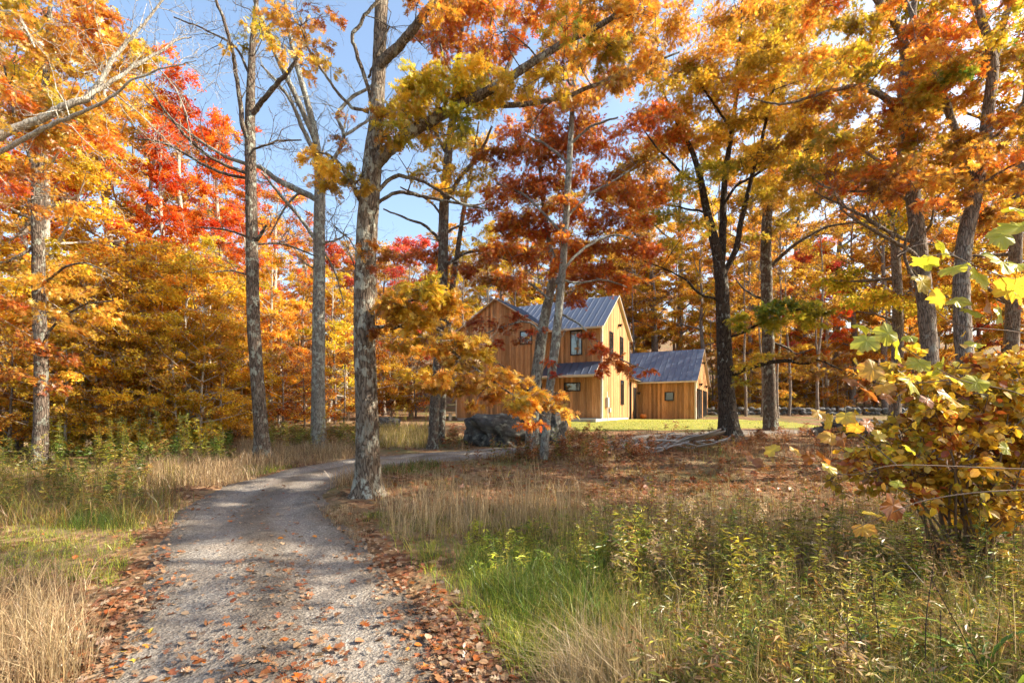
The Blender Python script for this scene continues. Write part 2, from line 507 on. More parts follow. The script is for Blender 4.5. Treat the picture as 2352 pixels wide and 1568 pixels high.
def auto_meshes(seed, H, hb, Rc, r0, nl, cols, leaf=.145, dens=105, tmpl=DIA, lean=0., up=(15, 50), shape='round', clR=(.6, .95), nclump=4, flat=.5, sides=8, bare=0, bareL=(.5, 1.6)):
    """a forest tree about the origin: returns (wood mesh builder, crown mesh builder)"""
    t = Tree(seed, leaf, tmpl)
    r = t.r
    k = 7
    zs = np.linspace(-.3, H, k)
    wob = np.cumsum(r.standard_normal((k, 2)), 0) * H * .008
    P = np.column_stack([wob[:, 0] - wob[1, 0] + lean * zs, wob[:, 1] - wob[1, 1], zs])
    R = r0 * np.clip(1 - zs / H, 0, 1) ** .75 + .015
    t.trunk(P, R, sides, .35, 22, .04)
    TP, TR = t.paths[0]
    ga = r.random() * 6
    for i in range(nl):
        f = (i + r.random() * .8) / nl
        z = hb + (H * .97 - hb) * f
        j = int(np.abs(TP[:, 2] - z).argmin())
        ga += 2.4 + r.normal() * .3
        if shape == 'round': L = Rc * (math.sin(math.pi * (.16 + .78 * f)) ** .7)
        elif shape == 'cone': L = Rc * (1.05 - .85 * f)
        else: L = Rc * (.75 + .25 * math.sin(3 * f))
        L *= r.uniform(.75, 1.15)
        el = math.radians(up[0] + (up[1] - up[0]) * f + r.normal() * 7)
        d = np.array([math.cos(ga) * math.cos(el), math.sin(ga) * math.cos(el), math.sin(el)])
        p0 = TP[j]
        side = unit(np.cross(d, [0, 0, 1.]))
        mid = p0 + d * L * .5 + side * r.normal() * L * .08
        end = p0 + d * L + np.array([0, 0, L * .08]) + side * r.normal() * L * .12
        Q = crom(np.array([p0, mid, end]), 7)
        rad = np.linspace(min(TR[j] * .6, .03 + .016 * L), .008, 7)
        t.trunks.tube(Q, rad, 5, True)
        t.paths.append((Q, rad))
        for q in range(nclump):
            tt = .35 + .7 * (q + r.random()) / nclump
            c = p0 + (end - p0) * tt + side * r.normal() * L * .22 + np.array([0, 0, r.normal() * L * .07])
            t.clump(c, r.uniform(*clR) * (1.1 - .3 * f), cols[r.integers(len(cols))], dens, flat, ntw=4)
    t.clump(TP[-1], clR[1], cols[0], dens, .9, ntw=5)
    if bare: t.bare(bare, bareL, 1, .02, hb * .5)
    t.trunks.V += t.twig.V; 
    off = t.trunks.n
    t.trunks.F += [f + off for f in t.twig.F]; t.trunks.C += t.twig.C; t.trunks.smooth += t.twig.smooth
    return t.trunks, t.crown
class Kind:
    def __init__(s, name, *a, bark='bark_far', leafmat='leaf_far', **kw):
        wd, cr = auto_meshes(*a, **kw)
        s.wood = wd.mesh(name + '_trunk'); s.wood.materials.append(M[bark])
        s.crown = cr.mesh(name + '_crown', True); s.crown.materials.append(M[leafmat])
        s.name = name
    def put(s, x, y, sc=1., rz=0., label='', group=None, cat='tree', name=None, dz=-.05):
        o = empty(name or s.name, (x, y, g1(x, y) + dz), rz, label, cat, group)
        o.scale = (sc, sc, sc)
        for n_, me in (('trunk', s.wood), ('crown', s.crown)):
            c = bpy.data.objects.new(n_, me); link(c, o)
            if n_ == 'crown': c['kind'] = 'stuff'
        return o

# ================================================================== THE SETTING
def axis(dense0, dense1, step, lo, hi, gr=1.18):
    a = list(np.arange(dense0, dense1 + 1e-6, step))
    s_, q = step, a[-1]
    while q < hi: s_ *= gr; q += s_; a.append(min(q, hi))
    s_, q = step, a[0]
    while q > lo: s_ *= gr; q -= s_; a.insert(0, max(q, lo))
    return np.array(a)
def sheet(xs, ys, zf):
    X, Y = np.meshgrid(xs, ys)
    Z = zf(X.ravel(), Y.ravel())
    V = np.column_stack([X.ravel(), Y.ravel(), Z])
    nx, ny = len(xs), len(ys)
    i = np.arange(ny - 1)[:, None] * nx + np.arange(nx - 1)[None]
    F = np.stack([i, i + 1, i + nx + 1, i + nx], -1).reshape(-1, 4)
    mb = MB(); mb.add(V, F, smooth=True)
    return mb

def ground_material():
    m, t, o = newmat('forest_ground')
    v = coords(t)
    vo = nd(t, 'ShaderNodeTexVoronoi', Scale=11.); t.links.new(v, vo.inputs['Vector'])
    sep = nd(t, 'ShaderNodeSeparateColor'); t.links.new(vo.outputs['Color'], sep.inputs[0])
    leafc = ramp(t, sep.outputs[0], [(0, (.05, .028, .018)), (.3, (.12, .055, .028)), (.55, (.20, .085, .038)), (.8, (.26, .14, .07)), (1, (.33, .21, .12))])
    n = noise(t, v, .8, 5, .65)
    tan = mixc(t, noise(t, v, 25, 4, .7), (.12, .085, .045), (.30, .22, .12))
    c = mixc(t, ramp(t, n, [(.42, (0, 0, 0)), (.62, (1, 1, 1))]), leafc, tan)
    n2 = noise(t, v, .35, 3, .5)
    grn = mixc(t, noise(t, v, 18, 3, .7), (.06, .07, .02), (.16, .17, .05))
    c = mixc(t, ramp(t, n2, [(.52, (0, 0, 0)), (.64, (.7, .7, .7))]), c, grn)
    surf(t, o, c, .95, mixc(t, .5, vo.outputs['Distance'], noise(t, v, 30, 4, .7)), .8, .04, spec=.1)
    return m
M['ground'] = ground_material()
xs = axis(-13, 14, .22, -320, 320); ys = axis(1, 21, .22, -40, 420)
def gsink(x, y):
    d = road_dist(x, y)
    return gz(x, y) - .06 * (1 - sstep(.92, 1.22, d))
tag(sheet(xs, ys, gsink).build('ground', M['ground']), kind='structure')

def gravel_material():
    m, t, o = newmat('gravel')
    v = coords(t)
    vo = nd(t, 'ShaderNodeTexVoronoi', Scale=55.); t.links.new(v, vo.inputs['Vector'])
    sep = nd(t, 'ShaderNodeSeparateColor'); t.links.new(vo.outputs['Color'], sep.inputs[0])
    st = ramp(t, sep.outputs[0], [(0, (.09, .080, .070)), (.4, (.24, .21, .18)), (.8, (.40, .36, .31)), (1, (.56, .51, .44))])
    fine = noise(t, v, 140, 3, .7)
    c = mixc(t, fine, mixc(t, .45, st, (.13, .115, .10)), mixc(t, .45, st, (.42, .38, .325)))
    pat = noise(t, v, 1.3, 5, .6)
    c = mixc(t, ramp(t, pat, [(.35, (0, 0, 0)), (.7, (.55, .55, .55))]), c, (.27, .21, .155))
    dirt = noise(t, coords(t, 'Object', (.9, .35, 1)), 2.2, 6, .7)
    c = mixc(t, ramp(t, dirt, [(.45, (0, 0, 0)), (.68, (.6, .6, .6))]), c, (.12, .10, .085))
    la = nd(t, 'ShaderNodeAttribute', _attribute_name='lc')
    lane_ = mixc(t, noise(t, v, 1.7, 4, .6), (.72, .72, .72), la.outputs['Color'])
    c = mixc(t, 1., c, mixc(t, .5, lane_, la.outputs['Color']), 'MULTIPLY')
    big = nd(t, 'ShaderNodeTexVoronoi', Scale=24.); t.links.new(v, big.inputs['Vector'])
    surf(t, o, c, .95, mixc(t, .5, mixc(t, .4, vo.outputs['Distance'], fine), big.outputs['Distance']), 1., .03, spec=.12)
    return m
M['gravel'] = gravel_material()
RF = crom(ROAD, 260)
T_ = unit(np.gradient(RF, axis=0)); NR = np.column_stack([T_[:, 1], -T_[:, 0]])
offs = .8 * np.array([-1.6, -1.4, -1.15, -.9, -.65, -.4, -.15, .15, .4, .65, .9, 1.15, 1.4, 1.6])
prof = np.array([-.09, -.02, .0, -.004, -.018, -.012, .006, .006, -.012, -.018, -.004, .0, -.02, -.09])
edge = np.sin(np.arange(260) * .31) * .06 + RNG.normal(0, .03, 260)
RV = []; RCOL = []
lane = np.array([.55, .6, .7, .82, .95, .88, .64, .64, .88, .95, .82, .7, .6, .55])
for k in range(260):
    for f, q, ln_ in zip(offs, prof, lane):
        RCOL.append((ln_, ln_ * (.94 if ln_ < .75 else 1), ln_ * (.86 if ln_ < .75 else 1)))
        f2 = f * (1 + (edge[k] if abs(f) > .8 else 0))
        x, y = RF[k] + NR[k] * f2
        RV.append((x, y, g1(x, y) + .012 + q))
nx = len(offs)
i = np.arange(259)[:, None] * nx + np.arange(nx - 1)[None]
mb = MB(); mb.add(RV, np.stack([i, i + nx, i + nx + 1, i + 1], -1).reshape(-1, 4), RCOL, smooth=True)
tag(mb.build('driveway', M['gravel'], None, True), kind='structure')

def lawn_material():
    m, t, o = newmat('lawn')
    v = coords(t)
    c = mixc(t, noise(t, v, 14, 4, .7), (.11, .15, .025), (.30, .30, .06))
    c = mixc(t, noise(t, v, 1.2, 4, .6), c, (.30, .26, .07))
    surf(t, o, c, .9, noise(t, v, 60, 3, .7), .6, .03, spec=.1)
    return m
M['lawn'] = lawn_material()
def lawn_z(x, y):
    d = np.minimum(sstep(2.2, 3.2, x), 1 - sstep(15, 16, x)) * np.minimum(sstep(22.0 , 22.9, y - .15 * (x - 8)), 1 - sstep(33, 34, y))
    d = d * sstep(1.2, 1.6, road_dist(x, y))
    return gz(x, y) - .12 + .155 * d
tag(sheet(np.arange(1.5, 17, .4), np.arange(20, 35, .4), lawn_z).build('lawn', M['lawn']), kind='structure')

# ================================================================== HOUSE
def cedar_material(name, dark, light):
    m, t, o = newmat(name)
    oi = t.nodes.new('ShaderNodeObjectInfo')
    v = coords(t, 'Object', (14, 14, .9))
    add = nd(t, 'ShaderNodeVectorMath', _operation='MULTIPLY_ADD')
    cb = nd(t, 'ShaderNodeCombineXYZ')
    for q in range(3): t.links.new(oi.outputs['Random'], cb.inputs[q])
    add.inputs[1].default_value = (37, 53, 71)
    t.links.new(cb.outputs[0], add.inputs[0]); t.links.new(v, add.inputs[2])
    grain = noise(t, add.outputs[0], 1.6, 6, .68)
    c = mixc(t, ramp(t, grain, [(.3, (0, 0, 0)), (.72, (1, 1, 1))]), dark, light)
    hs = nd(t, 'ShaderNodeHueSaturation')
    mr = nd(t, 'ShaderNodeMapRange'); mr.inputs[3].default_value = .5; mr.inputs[4].default_value = 1.22
    t.links.new(oi.outputs['Random'], mr.inputs[0]); t.links.new(mr.outputs[0], hs.inputs['Value'])
    t.links.new(c, hs.inputs['Color'])
    kv = coords(t, 'Object', (7, 7, 2.4))
    add2 = nd(t, 'ShaderNodeVectorMath', _operation='ADD'); t.links.new(kv, add2.inputs[0]); t.links.new(add.outputs[0], add2.inputs[1])
    kn = nd(t, 'ShaderNodeTexVoronoi', Scale=1.1); t.links.new(add2.outputs[0], kn.inputs['Vector'])
    c2 = mixc(t, ramp(t, kn.outputs['Distance'], [(.06, (.75, .75, .75)), (.13, (0, 0, 0))]), hs.outputs[0], (.10, .045, .02))
    wz = noise(t, coords(t, 'Object', (1.5, 1.5, .25)), 1.2, 4, .6)
    c3 = mixc(t, ramp(t, wz, [(.5, (0, 0, 0)), (.75, (.55, .55, .55))]), c2, (.22, .14, .085))
    surf(t, o, c3, .78, grain, .3, .006, spec=.2)
    return m
M['cedar'] = cedar_material('cedar_boards', (.37, .145, .042), (.67, .385, .175))
M['trim'] = simple('pale_wood_trim', (.62, .52, .38), .7, var=.15)
M['backing'] = simple('dark_backing', (.05, .035, .025), .9)
M['roof'] = simple('blue_grey_roof_metal', (.085, .105, .15), .42, .35, .12, 2.5, .03, .5)
M['frame'] = simple('black_window_frame', (.012, .012, .013), .45, 0, .2)
M['concrete'] = simple('concrete', (.42, .40, .37), .9, 0, .2, 9, .3)
M['steel'] = simple('flue_steel', (.55, .56, .58), .3, .9, .1)
M['white'] = simple('white_paint', (.75, .74, .70), .6, 0, .08)
M['greybox'] = simple('grey_meter_box', (.33, .35, .36), .5, .2, .1)
M['doorglass'] = simple('dark_door', (.03, .028, .026), .3, 0, .3)
def glass_material():
    m, t, o = newmat('window_glass')
    v = coords(t, 'Object', (1, 1, 1))
    n = noise(t, v, 2.5, 2, .5)
    p = surf(t, o, (.012, .014, .016), .03, n, .06, .01, 0, .9)
    p.inputs['IOR'].default_value = 1.9
    return m
M['glass'] = glass_material()

HX, HY = 5.17, 28.0
HZ = 1.33
HR = math.atan2(-.469, .883)
house = empty('timber_house', (HX, HY, HZ), HR, 'two storey cedar board house with blue grey standing seam metal roof', 'house')
garage = empty('garage', (HX, HY, HZ), HR, 'low cedar garage with blue grey metal roof joined behind the tall house', 'garage')

def boards(root, p0, d, nrm, L, z0, top, name='wall', pitch=.15, t_from=0., inset=.0, back=True):
    """a wall face: dark backing with vertical boards as children; t runs along d from p0"""
    p0 = np.array(p0, float); d = np.array(d, float); nrm = np.array(nrm, float)
    n = max(1, int(round((L - t_from) / pitch))); pw = (L - t_from) / n
    tt = np.unique(np.concatenate([np.linspace(t_from, L, 9), [(t_from + L) / 2]]))
    bk = MB()
    for k in range(len(tt) - 1):
        V = []
        for t_, z in ((tt[k], z0), (tt[k + 1], z0), (tt[k + 1], top(tt[k + 1]) - .03), (tt[k], top(tt[k]) - .03)):
            for dep in (-.022, -.14):
                q = p0 + d * t_ + nrm * dep; V.append((q[0], q[1], z))
        bk.add([V[0], V[2], V[4], V[6], V[1], V[3], V[5], V[7]], [(0, 1, 2, 3), (4, 7, 6, 5), (0, 4, 5, 1), (2, 6, 7, 3)])
    wl = bk.build(name, M['backing'], root)
    for k in range(n):
        a, b = t_from + k * pw + .004, t_from + (k + 1) * pw - .004
        th = .0 + random.uniform(-.003, .004)
        V = []
        for z in (0, 1):
            for t_, dep in ((a, -.02), (b, -.02), (b, th), (a, th)):
                q = p0 + d * t_ + nrm * dep
                V.append((q[0], q[1], z0 + random.uniform(-.004, .004) if z == 0 else top(t_)))
        m_ = MB(); m_.add(V, BOXF); m_.build('board', M['cedar'], wl)
    return wl
def window(root, p0, d, nrm, t0, t1, z0, z1, name='window', glass='glass', mull=False):
    p0 = np.array(p0, float); d = np.array(d, float); nrm = np.array(nrm, float)
    def bx(mb, ta, tb, za, zb, da, db):
        V = []
        for z in (za, zb):
            for t_, dep in ((ta, da), (tb, da), (tb, db), (ta, db)):
                q = p0 + d * t_ + nrm * dep; V.append((q[0], q[1], z))
        mb.add(V, BOXF)
    e = .055
    f = MB()
    bx(f, t0, t1, z0, z0 + e, -.01, .05); bx(f, t0, t1, z1 - e, z1, -.01, .05)
    bx(f, t0, t0 + e, z0 + e, z1 - e, -.01, .048); bx(f, t1 - e, t1, z0 + e, z1 - e, -.01, .048)
    if mull: bx(f, (t0 + t1) / 2 - .025, (t0 + t1) / 2 + .025, z0 + e, z1 - e, -.01, .046)
    fr = f.build(name, M['frame'], root)
    g_ = MB(); bx(g_, t0 + e, t1 - e, z0 + e, z1 - e, .008, .02)
    g_.build('pane', M[glass], fr)
    return fr
def roof_slope(root, eave0, along, n_w, slope, name='roof', pw=.42, th=.05):
    """standing seam panels from an eave corner; along = unit vector of the eave, slope = vector eave to ridge"""
    e0 = np.array(eave0, float); al = np.array(along, float); sl = np.array(slope, float)
    n = int(round(n_w / pw)); pw = n_w / n
    nn = np.cross(al, sl); nn /= np.linalg.norm(nn)
    if nn[2] < 0: nn = -nn
    deck = MB()
    V = []
    for q in (0, -th):
        for a, s_ in ((.01, .01), (n_w - .01, .01), (n_w - .01, .995), (.01, .995)):
            V.append(e0 + al * a + sl * s_ + nn * (q - .012))
    deck.add(V, BOXF)
    rf = deck.build(name, M['trim'], root)
    pm = MB()
    V = []
    for q in (-.010, 0):
        for a, s_ in ((0.004, 0), (pw - .004, 0), (pw - .004, 1), (.004, 1)):
            V.append(al * a + sl * s_ + nn * q)
    pm.add(V, BOXF)
    V = []
    for q in (.0005, .038):
        for a, s_ in ((0.0, 0), (.022, 0), (.022, 1), (.0, 1)):
            V.append(al * a + sl * s_ + nn * q)
    pm.add(V, BOXF)
    me = pm.mesh('panel'); me.materials.append(M['roof'])
    for k in range(n):
        o = bpy.data.objects.new('panel', me); link(o, rf); o.location = e0 + al * (pw * k)
    return rf
X_, Y_ = (1, 0), (0, 1)
gab = lambda h, mid, half, rise: (lambda t: h + rise * (1 - abs(t - mid) / half))
MW = 9.9          # main body length
# --- main body: front face right of the cross gable, east gable, plain west and north faces
boards(house, (-3.4, 0), X_, (0, -1), 3.4, .22, lambda t: 5.55)
boards(house, (0, 0), Y_, (1, 0), 6.2, .22, gab(5.6, 3.1, 3.1, 2.2))
boards(house, (-9.9, 0), X_, (0, -1), .65, .22, lambda t: 5.55)
boards(house, (0, 6.2), (-1, 0), (0, 1), 9.9, .22, lambda t: 5.55, pitch=.45)
boards(house, (-MW, 6.2), (0, -1), (-1, 0), 6.2, .22, gab(5.6, 3.1, 3.1, 2.2), pitch=.45)
# --- cross gable, its right lower part open above the entry
cw0, cw1 = -9.25, -3.4
cmid, chalf = (cw0 + cw1) / 2, (cw1 - cw0) / 2
ctop = gab(5.62, chalf, chalf, 1.85)
boards(house, (cw0, -1.2), X_, (0, -1), 4.0, .2, lambda t: ctop(t))
boards(house, (cw0, -1.2), X_, (0, -1), cw1 - cw0, 2.6, lambda t: ctop(t), t_from=4.005)
boards(house, (cw1, -1.2), Y_, (1, 0), 1.2, 2.6, lambda t: 5.6)
boards(house, (cw0, 0), (0, -1), (-1, 0), 1.2, .2, lambda t: 5.6)
boards(house, (cw0 + 4.0, -1.2), Y_, (1, 0), 1.2, .22, lambda t: 2.58)
boards(house, (cw0 + 4.0, -.001), X_, (0, -1), 1.85, .22, lambda t: 2.58)
mb = MB(); mb.box((cw0 + 4.0, -1.21, 2.54), (cw1 - .01, -.03, 2.59)); mb.build('entry_soffit', M['trim'], house)
window(house, (cw0 + 4.0, -.001), X_, (0, -1), .5, 1.5, .25, 2.35, 'door', 'doorglass')
mb = MB(); mb.box((cw0 + 3.98, -1.35, .0), (.1, 0.0, .16)); mb.build('porch_slab', M['concrete'], house)
# --- foundation and corner trims
mb = MB(); mb.box((-MW + .03, .03, -.4), (-.03, 6.17, .22)); mb.build('foundation', M['concrete'], house)
mb = MB(); mb.box((cw0 + .03, -1.17, -.4), (cw0 + 3.97, .02, .2)); mb.build('foundation', M['concrete'], house)
for (x, y, z0, z1) in ((.0, .0, .2, 5.5), (0., 6.2, .2, 5.5), (cw0, -1.2, .2, 5.6), (cw1, -1.2, 2.6, 5.6)):
    mb = MB(); mb.box((x - .05, y - .05, z0), (x + .022, y + .03, z1)); mb.build('corner_trim', M['trim'], house)
# --- roofs
rs = 2.28 / 3.1
oh = .28
roof_slope(house, (-MW - .2, -oh, 5.66 - oh * rs), (1, 0, 0), MW + .4, (0, 3.1 + oh, (3.1 + oh) * rs))
roof_slope(house, (.2, 6.2 + oh, 5.66 - oh * rs), (-1, 0, 0), MW + .4, (0, -(3.1 + oh), (3.1 + oh) * rs), pw=1.0)
cs = 1.85 / chalf
roof_slope(house, (cw0 - oh, 2.5, 5.70 - oh * cs), (0, -1, 0), 3.9, (chalf + oh, 0, (chalf + oh) * cs))
roof_slope(house, (cw1 + oh, -1.4, 5.70 - oh * cs), (0, 1, 0), 3.9, (-(chalf + oh), 0, (chalf + oh) * cs))
for sx in (-1, 1):
    x0 = cmid + sx * (chalf + oh - .02)
    mb = MB(); a = np.array((x0, -1.36, 5.58 - oh * cs)); b = np.array((cmid, -1.36, 5.58 + chalf * cs))
    V = [a, b, b + (0, 0, .1), a + (0, 0, .1)]
    mb.add(V + [q + np.array((0, .05, 0)) for q in V], BOXF); mb.build('rake_board', M['cedar'], house)
roof_slope(house, (-3.4, -1.05, 2.68), (1, 0, 0), 3.35, (0, 1.04, .80), 'porch_roof')
mb = MB(); mb.box((-3.4, -1.12, 2.56), (-.02, -1.03, 2.67)); mb.build('gutter', M['trim'], house)
mb = MB(); mb.box((-3.38, -oh - .10, 5.36), (.18, -oh + .0, 5.46)); mb.build('gutter', M['trim'], house)
mb = MB(); mb.box((-3.4, -.95, 2.60), (-.03, -.03, 2.64)); mb.build('porch_soffit', M['trim'], house)
for (y, z) in ((6.2 + .02, 2.4),):
    mb = MB(); mb.tube([(.05, y, 5.4), (.05, y, .1)], [.035, .035], 8); mb.build('downspout', M['frame'], house)
mb = MB(); mb.tube([(.06, -.07, 5.36), (.06, -.07, .1)], [.035, .035], 8); mb.build('downspout', M['white'], house)
# --- flue
mb = MB(); mb.tube([(-9.3, 3.4, 6.5), (-9.3, 3.4, 8.75)], [.16, .16], 16, cap=True); mb.tube([(-9.3, 3.4, 8.76), (-9.3, 3.4, 8.95)], [.22, .22], 16, cap=True)
mb.build('chimney_flue', M['steel'], house)
# --- windows
window(house, (0, 0), (-1, 0), (0, -1), 1.18, 1.91, 3.9, 5.38)
window(house, (0, 0), (-1, 0), (0, -1), 1.28, 2.31, 1.78, 2.30)
window(house, (0, -1.2), (-1, 0), (0, -1), 3.86, 4.66, 4.58, 5.38)
window(house, (0, 0), Y_, (1, 0), 1.5, 2.22, 3.9, 5.45)
window(house, (0, 0), Y_, (1, 0), 3.85, 4.57, 3.9, 5.45)
window(house, (0, 0), Y_, (1, 0), 4.0, 4.7, 1.05, 2.65)
# --- small fittings
mb = MB(); mb.box((.008, .72, .84), (.16, 1.02, 1.42)); q = mb.build('meter_box', M['greybox'], house)
mb = MB(); mb.tube([(.09, .9, .84), (.09, .9, -.1)], [.03, .03], 8); mb.tube([(.09, .8, 1.42), (.09, .8, 1.75)], [.025, .025], 8); mb.build('conduit', M['white'], house)
mb = MB(); mb.box((.008, 1.35, .55), (.10, 1.6, .8)); mb.build('vent_box', M['greybox'], house)
def wall_lamp(root, x, y, z, nx_=1):
    mb = MB(); mb.box((x + .006, y - .06, z - .08), (x + .05, y + .06, z + .08)); mb.box((x + .05, y - .09, z + .02), (x + .26, y + .09, z + .07))
    mb.box((x + .09, y - .06, z - .10), (x + .20, y + .06, z + .018))
    mb.build('wall_lamp', M['frame'], root)
wall_lamp(house, 0, 3.5, 6.1)
# --- connector between house and garage
boards(house, (.15, 6.24), Y_, (1, 0), 1.98, .12, lambda t: 2.85)
mb = MB(); mb.box((-3, 6.26, -.3), (.12, 8.2, .12)); mb.build('foundation', M['concrete'], house)
window(house, (.15, 6.24), Y_, (1, 0), .5, 1.25, .14, 2.3, 'door', 'doorglass')
wall_lamp(house, .15, 7.85, 1.95)
roof_slope(house, (.42, 6.22, 2.84), (0, 1, 0), 2.0, (-2.4, 0, .62), 'connector_roof')
# --- garage
gx0, gx1, gy0, gy1 = -2.2, 4.03, 8.25, 15.9
gm = (gy1 - gy0) / 2
gtop = gab(2.82, gm, gm, 2.45)
boards(garage, (gx0, gy0), X_, (0, -1), gx1 - gx0, .1, lambda t: 2.8)
boards(garage, (gx1, gy0), Y_, (1, 0), gy1 - gy0, .1, gtop)
boards(garage, (gx1, gy1), (-1, 0), (0, 1), gx1 - gx0, .1, lambda t: 2.8, pitch=.45)
boards(garage, (gx0, gy1), (0, -1), (-1, 0), gy1 - gy0, .1, gtop, pitch=.45)
mb = MB(); mb.box((gx0 + .03, gy0 + .03, -.4), (gx1 - .03, gy1 - .03, .1)); mb.build('foundation', M['concrete'], garage)
gs = 2.45 / gm
roof_slope(garage, (gx0 - .1, gy0 - oh, 2.92 - oh * gs), (1, 0, 0), gx1 - gx0 + .3, (0, gm + oh, (gm + oh) * gs))
roof_slope(garage, (gx1 + .2, gy1 + oh, 2.92 - oh * gs), (-1, 0, 0), gx1 - gx0 + .3, (0, -(gm + oh), (gm + oh) * gs), pw=1.0)
mb = MB(); mb.box((gx0, gy0 - oh - .1, 2.62), (gx1 + .18, gy0 - oh, 2.72)); mb.build('gutter', M['trim'], garage)
mb = MB(); mb.box((gx1 - .05, gy0 - .05, .08), (gx1 + .022, gy0 + .03, 2.78)); mb.build('corner_trim', M['trim'], garage)
mb = MB(); mb.tube([(gx1 + .06, gy0 - .08, 2.62), (gx1 + .06, gy0 - .08, .05)], [.035, .035], 8); mb.build('downspout', M['white'], garage)
window(garage, (0, gy0), X_, (0, -1), 2.0, 2.62, 1.38, 2.0)
for t0 in (1.0, 4.3):
    window(garage, (gx1, gy0), Y_, (1, 0), t0, t0 + 2.45, .11, 2.25, 'garage_door', 'doorglass', True)
    wall_lamp(garage, gx1, gy0 + t0 + 1.2, 2.6)
wall_lamp(garage, gx1, gy0 + gm, 4.3)
# --- things by the house
def pumpkin(x, y, r, label):
    z0 = g1(x, y)
    a = np.linspace(0, 2 * math.pi, 40, endpoint=False)
    V = []; n = 12
    for k in range(n + 1):
        ph = math.pi * k / n
        rr = r * math.sin(ph) ** .8 * (1 - .10 * np.abs(np.cos(a * 5)) ** 3)
        z = r * .78 * (1 - math.cos(ph)) - (.14 * r * math.exp(-((k - n) / 1.6) ** 2))
        V += [(rr[j] * math.cos(a[j]), rr[j] * math.sin(a[j]), z) for j in range(40)]
    i_ = np.arange(n)[:, None] * 40; j_ = np.arange(40)[None]
    F = np.stack([i_ + j_, i_ + (j_ + 1) % 40, i_ + 40 + (j_ + 1) % 40, i_ + 40 + j_], -1).reshape(-1, 4)
    mb = MB(); mb.add(V, F, smooth=True)
    o = empty('pumpkin', (x, y, z0 + .03), 0, label, 'pumpkin')
    mb.build('fruit', simple('pumpkin_skin', (.62, .19, .03), .45, 0, .15), o)
    mb = MB(); mb.tube([(0, 0, r * 1.35), (.01, 0, r * 1.65), (.05, .02, r * 1.85)], [.035, .025, .028], 7, cap=True)
    mb.build('stem', simple('pumpkin_stem', (.22, .2, .08), .8), o)
pumpkin(9.27, 34.3, .24, 'orange pumpkin on the ground beside the garage connector door')
bx_, by_ = -4.25, 30.9
o = empty('bench', (bx_, by_, g1(bx_, by_)), HR, 'small pale wooden bench at the corner of the house', 'bench')
mb = MB(); mb.box((-.5, -.15, .42), (.5, .15, .47)); mb.build('seat', M['trim'], o)
for sx in (-.4, .4):
    mb = MB(); mb.box((sx - .03, -.13, -.05), (sx + .03, .13, .419)); mb.build('leg', M['trim'], o)

# ================================================================== TREES NEAR THE DRIVE
WS = 1.
def pts(L, Y, dY=0.):
    """(u, v, width) rows measured on the photograph -> points and radii at a distance Y drifting by dY along the limb"""
    P, R = [], []
    n = max(len(L) - 1, 1)
    for k, (u, v, wd) in enumerate(L):
        y = Y + dY * k / n
        P.append(at(u, v, y)); R.append(wd * WS / 2 / FPX * y)
    return np.array(P), np.array(R)
def root(P):
    """start a trunk a little below the ground"""
    P = P.copy(); P[0, 2] = g1(P[0, 0], P[0, 1]) - .15
    return P
def fill(t, n, u0, u1, v0, v1, Y0, Y1, cols, dens=210, r=(34, 52)):
    for _ in range(n):
        y = t.r.uniform(Y0, Y1)
        t.clump(at(t.r.uniform(u0, u1), t.r.uniform(v0, v1), y), t.r.uniform(*r) / FPX * (Y0 + Y1) / 2, cols[t.r.integers(len(cols))], dens, .55)
def clumps(t, L, Y, dens=230, flat=.45, jY=.5, **kw):
    for (u, v, rpx, col) in L:
        y = Y + t.r.normal() * jY
        t.clump(at(u, v, y), rpx / FPX * y, col, dens, flat, **kw)

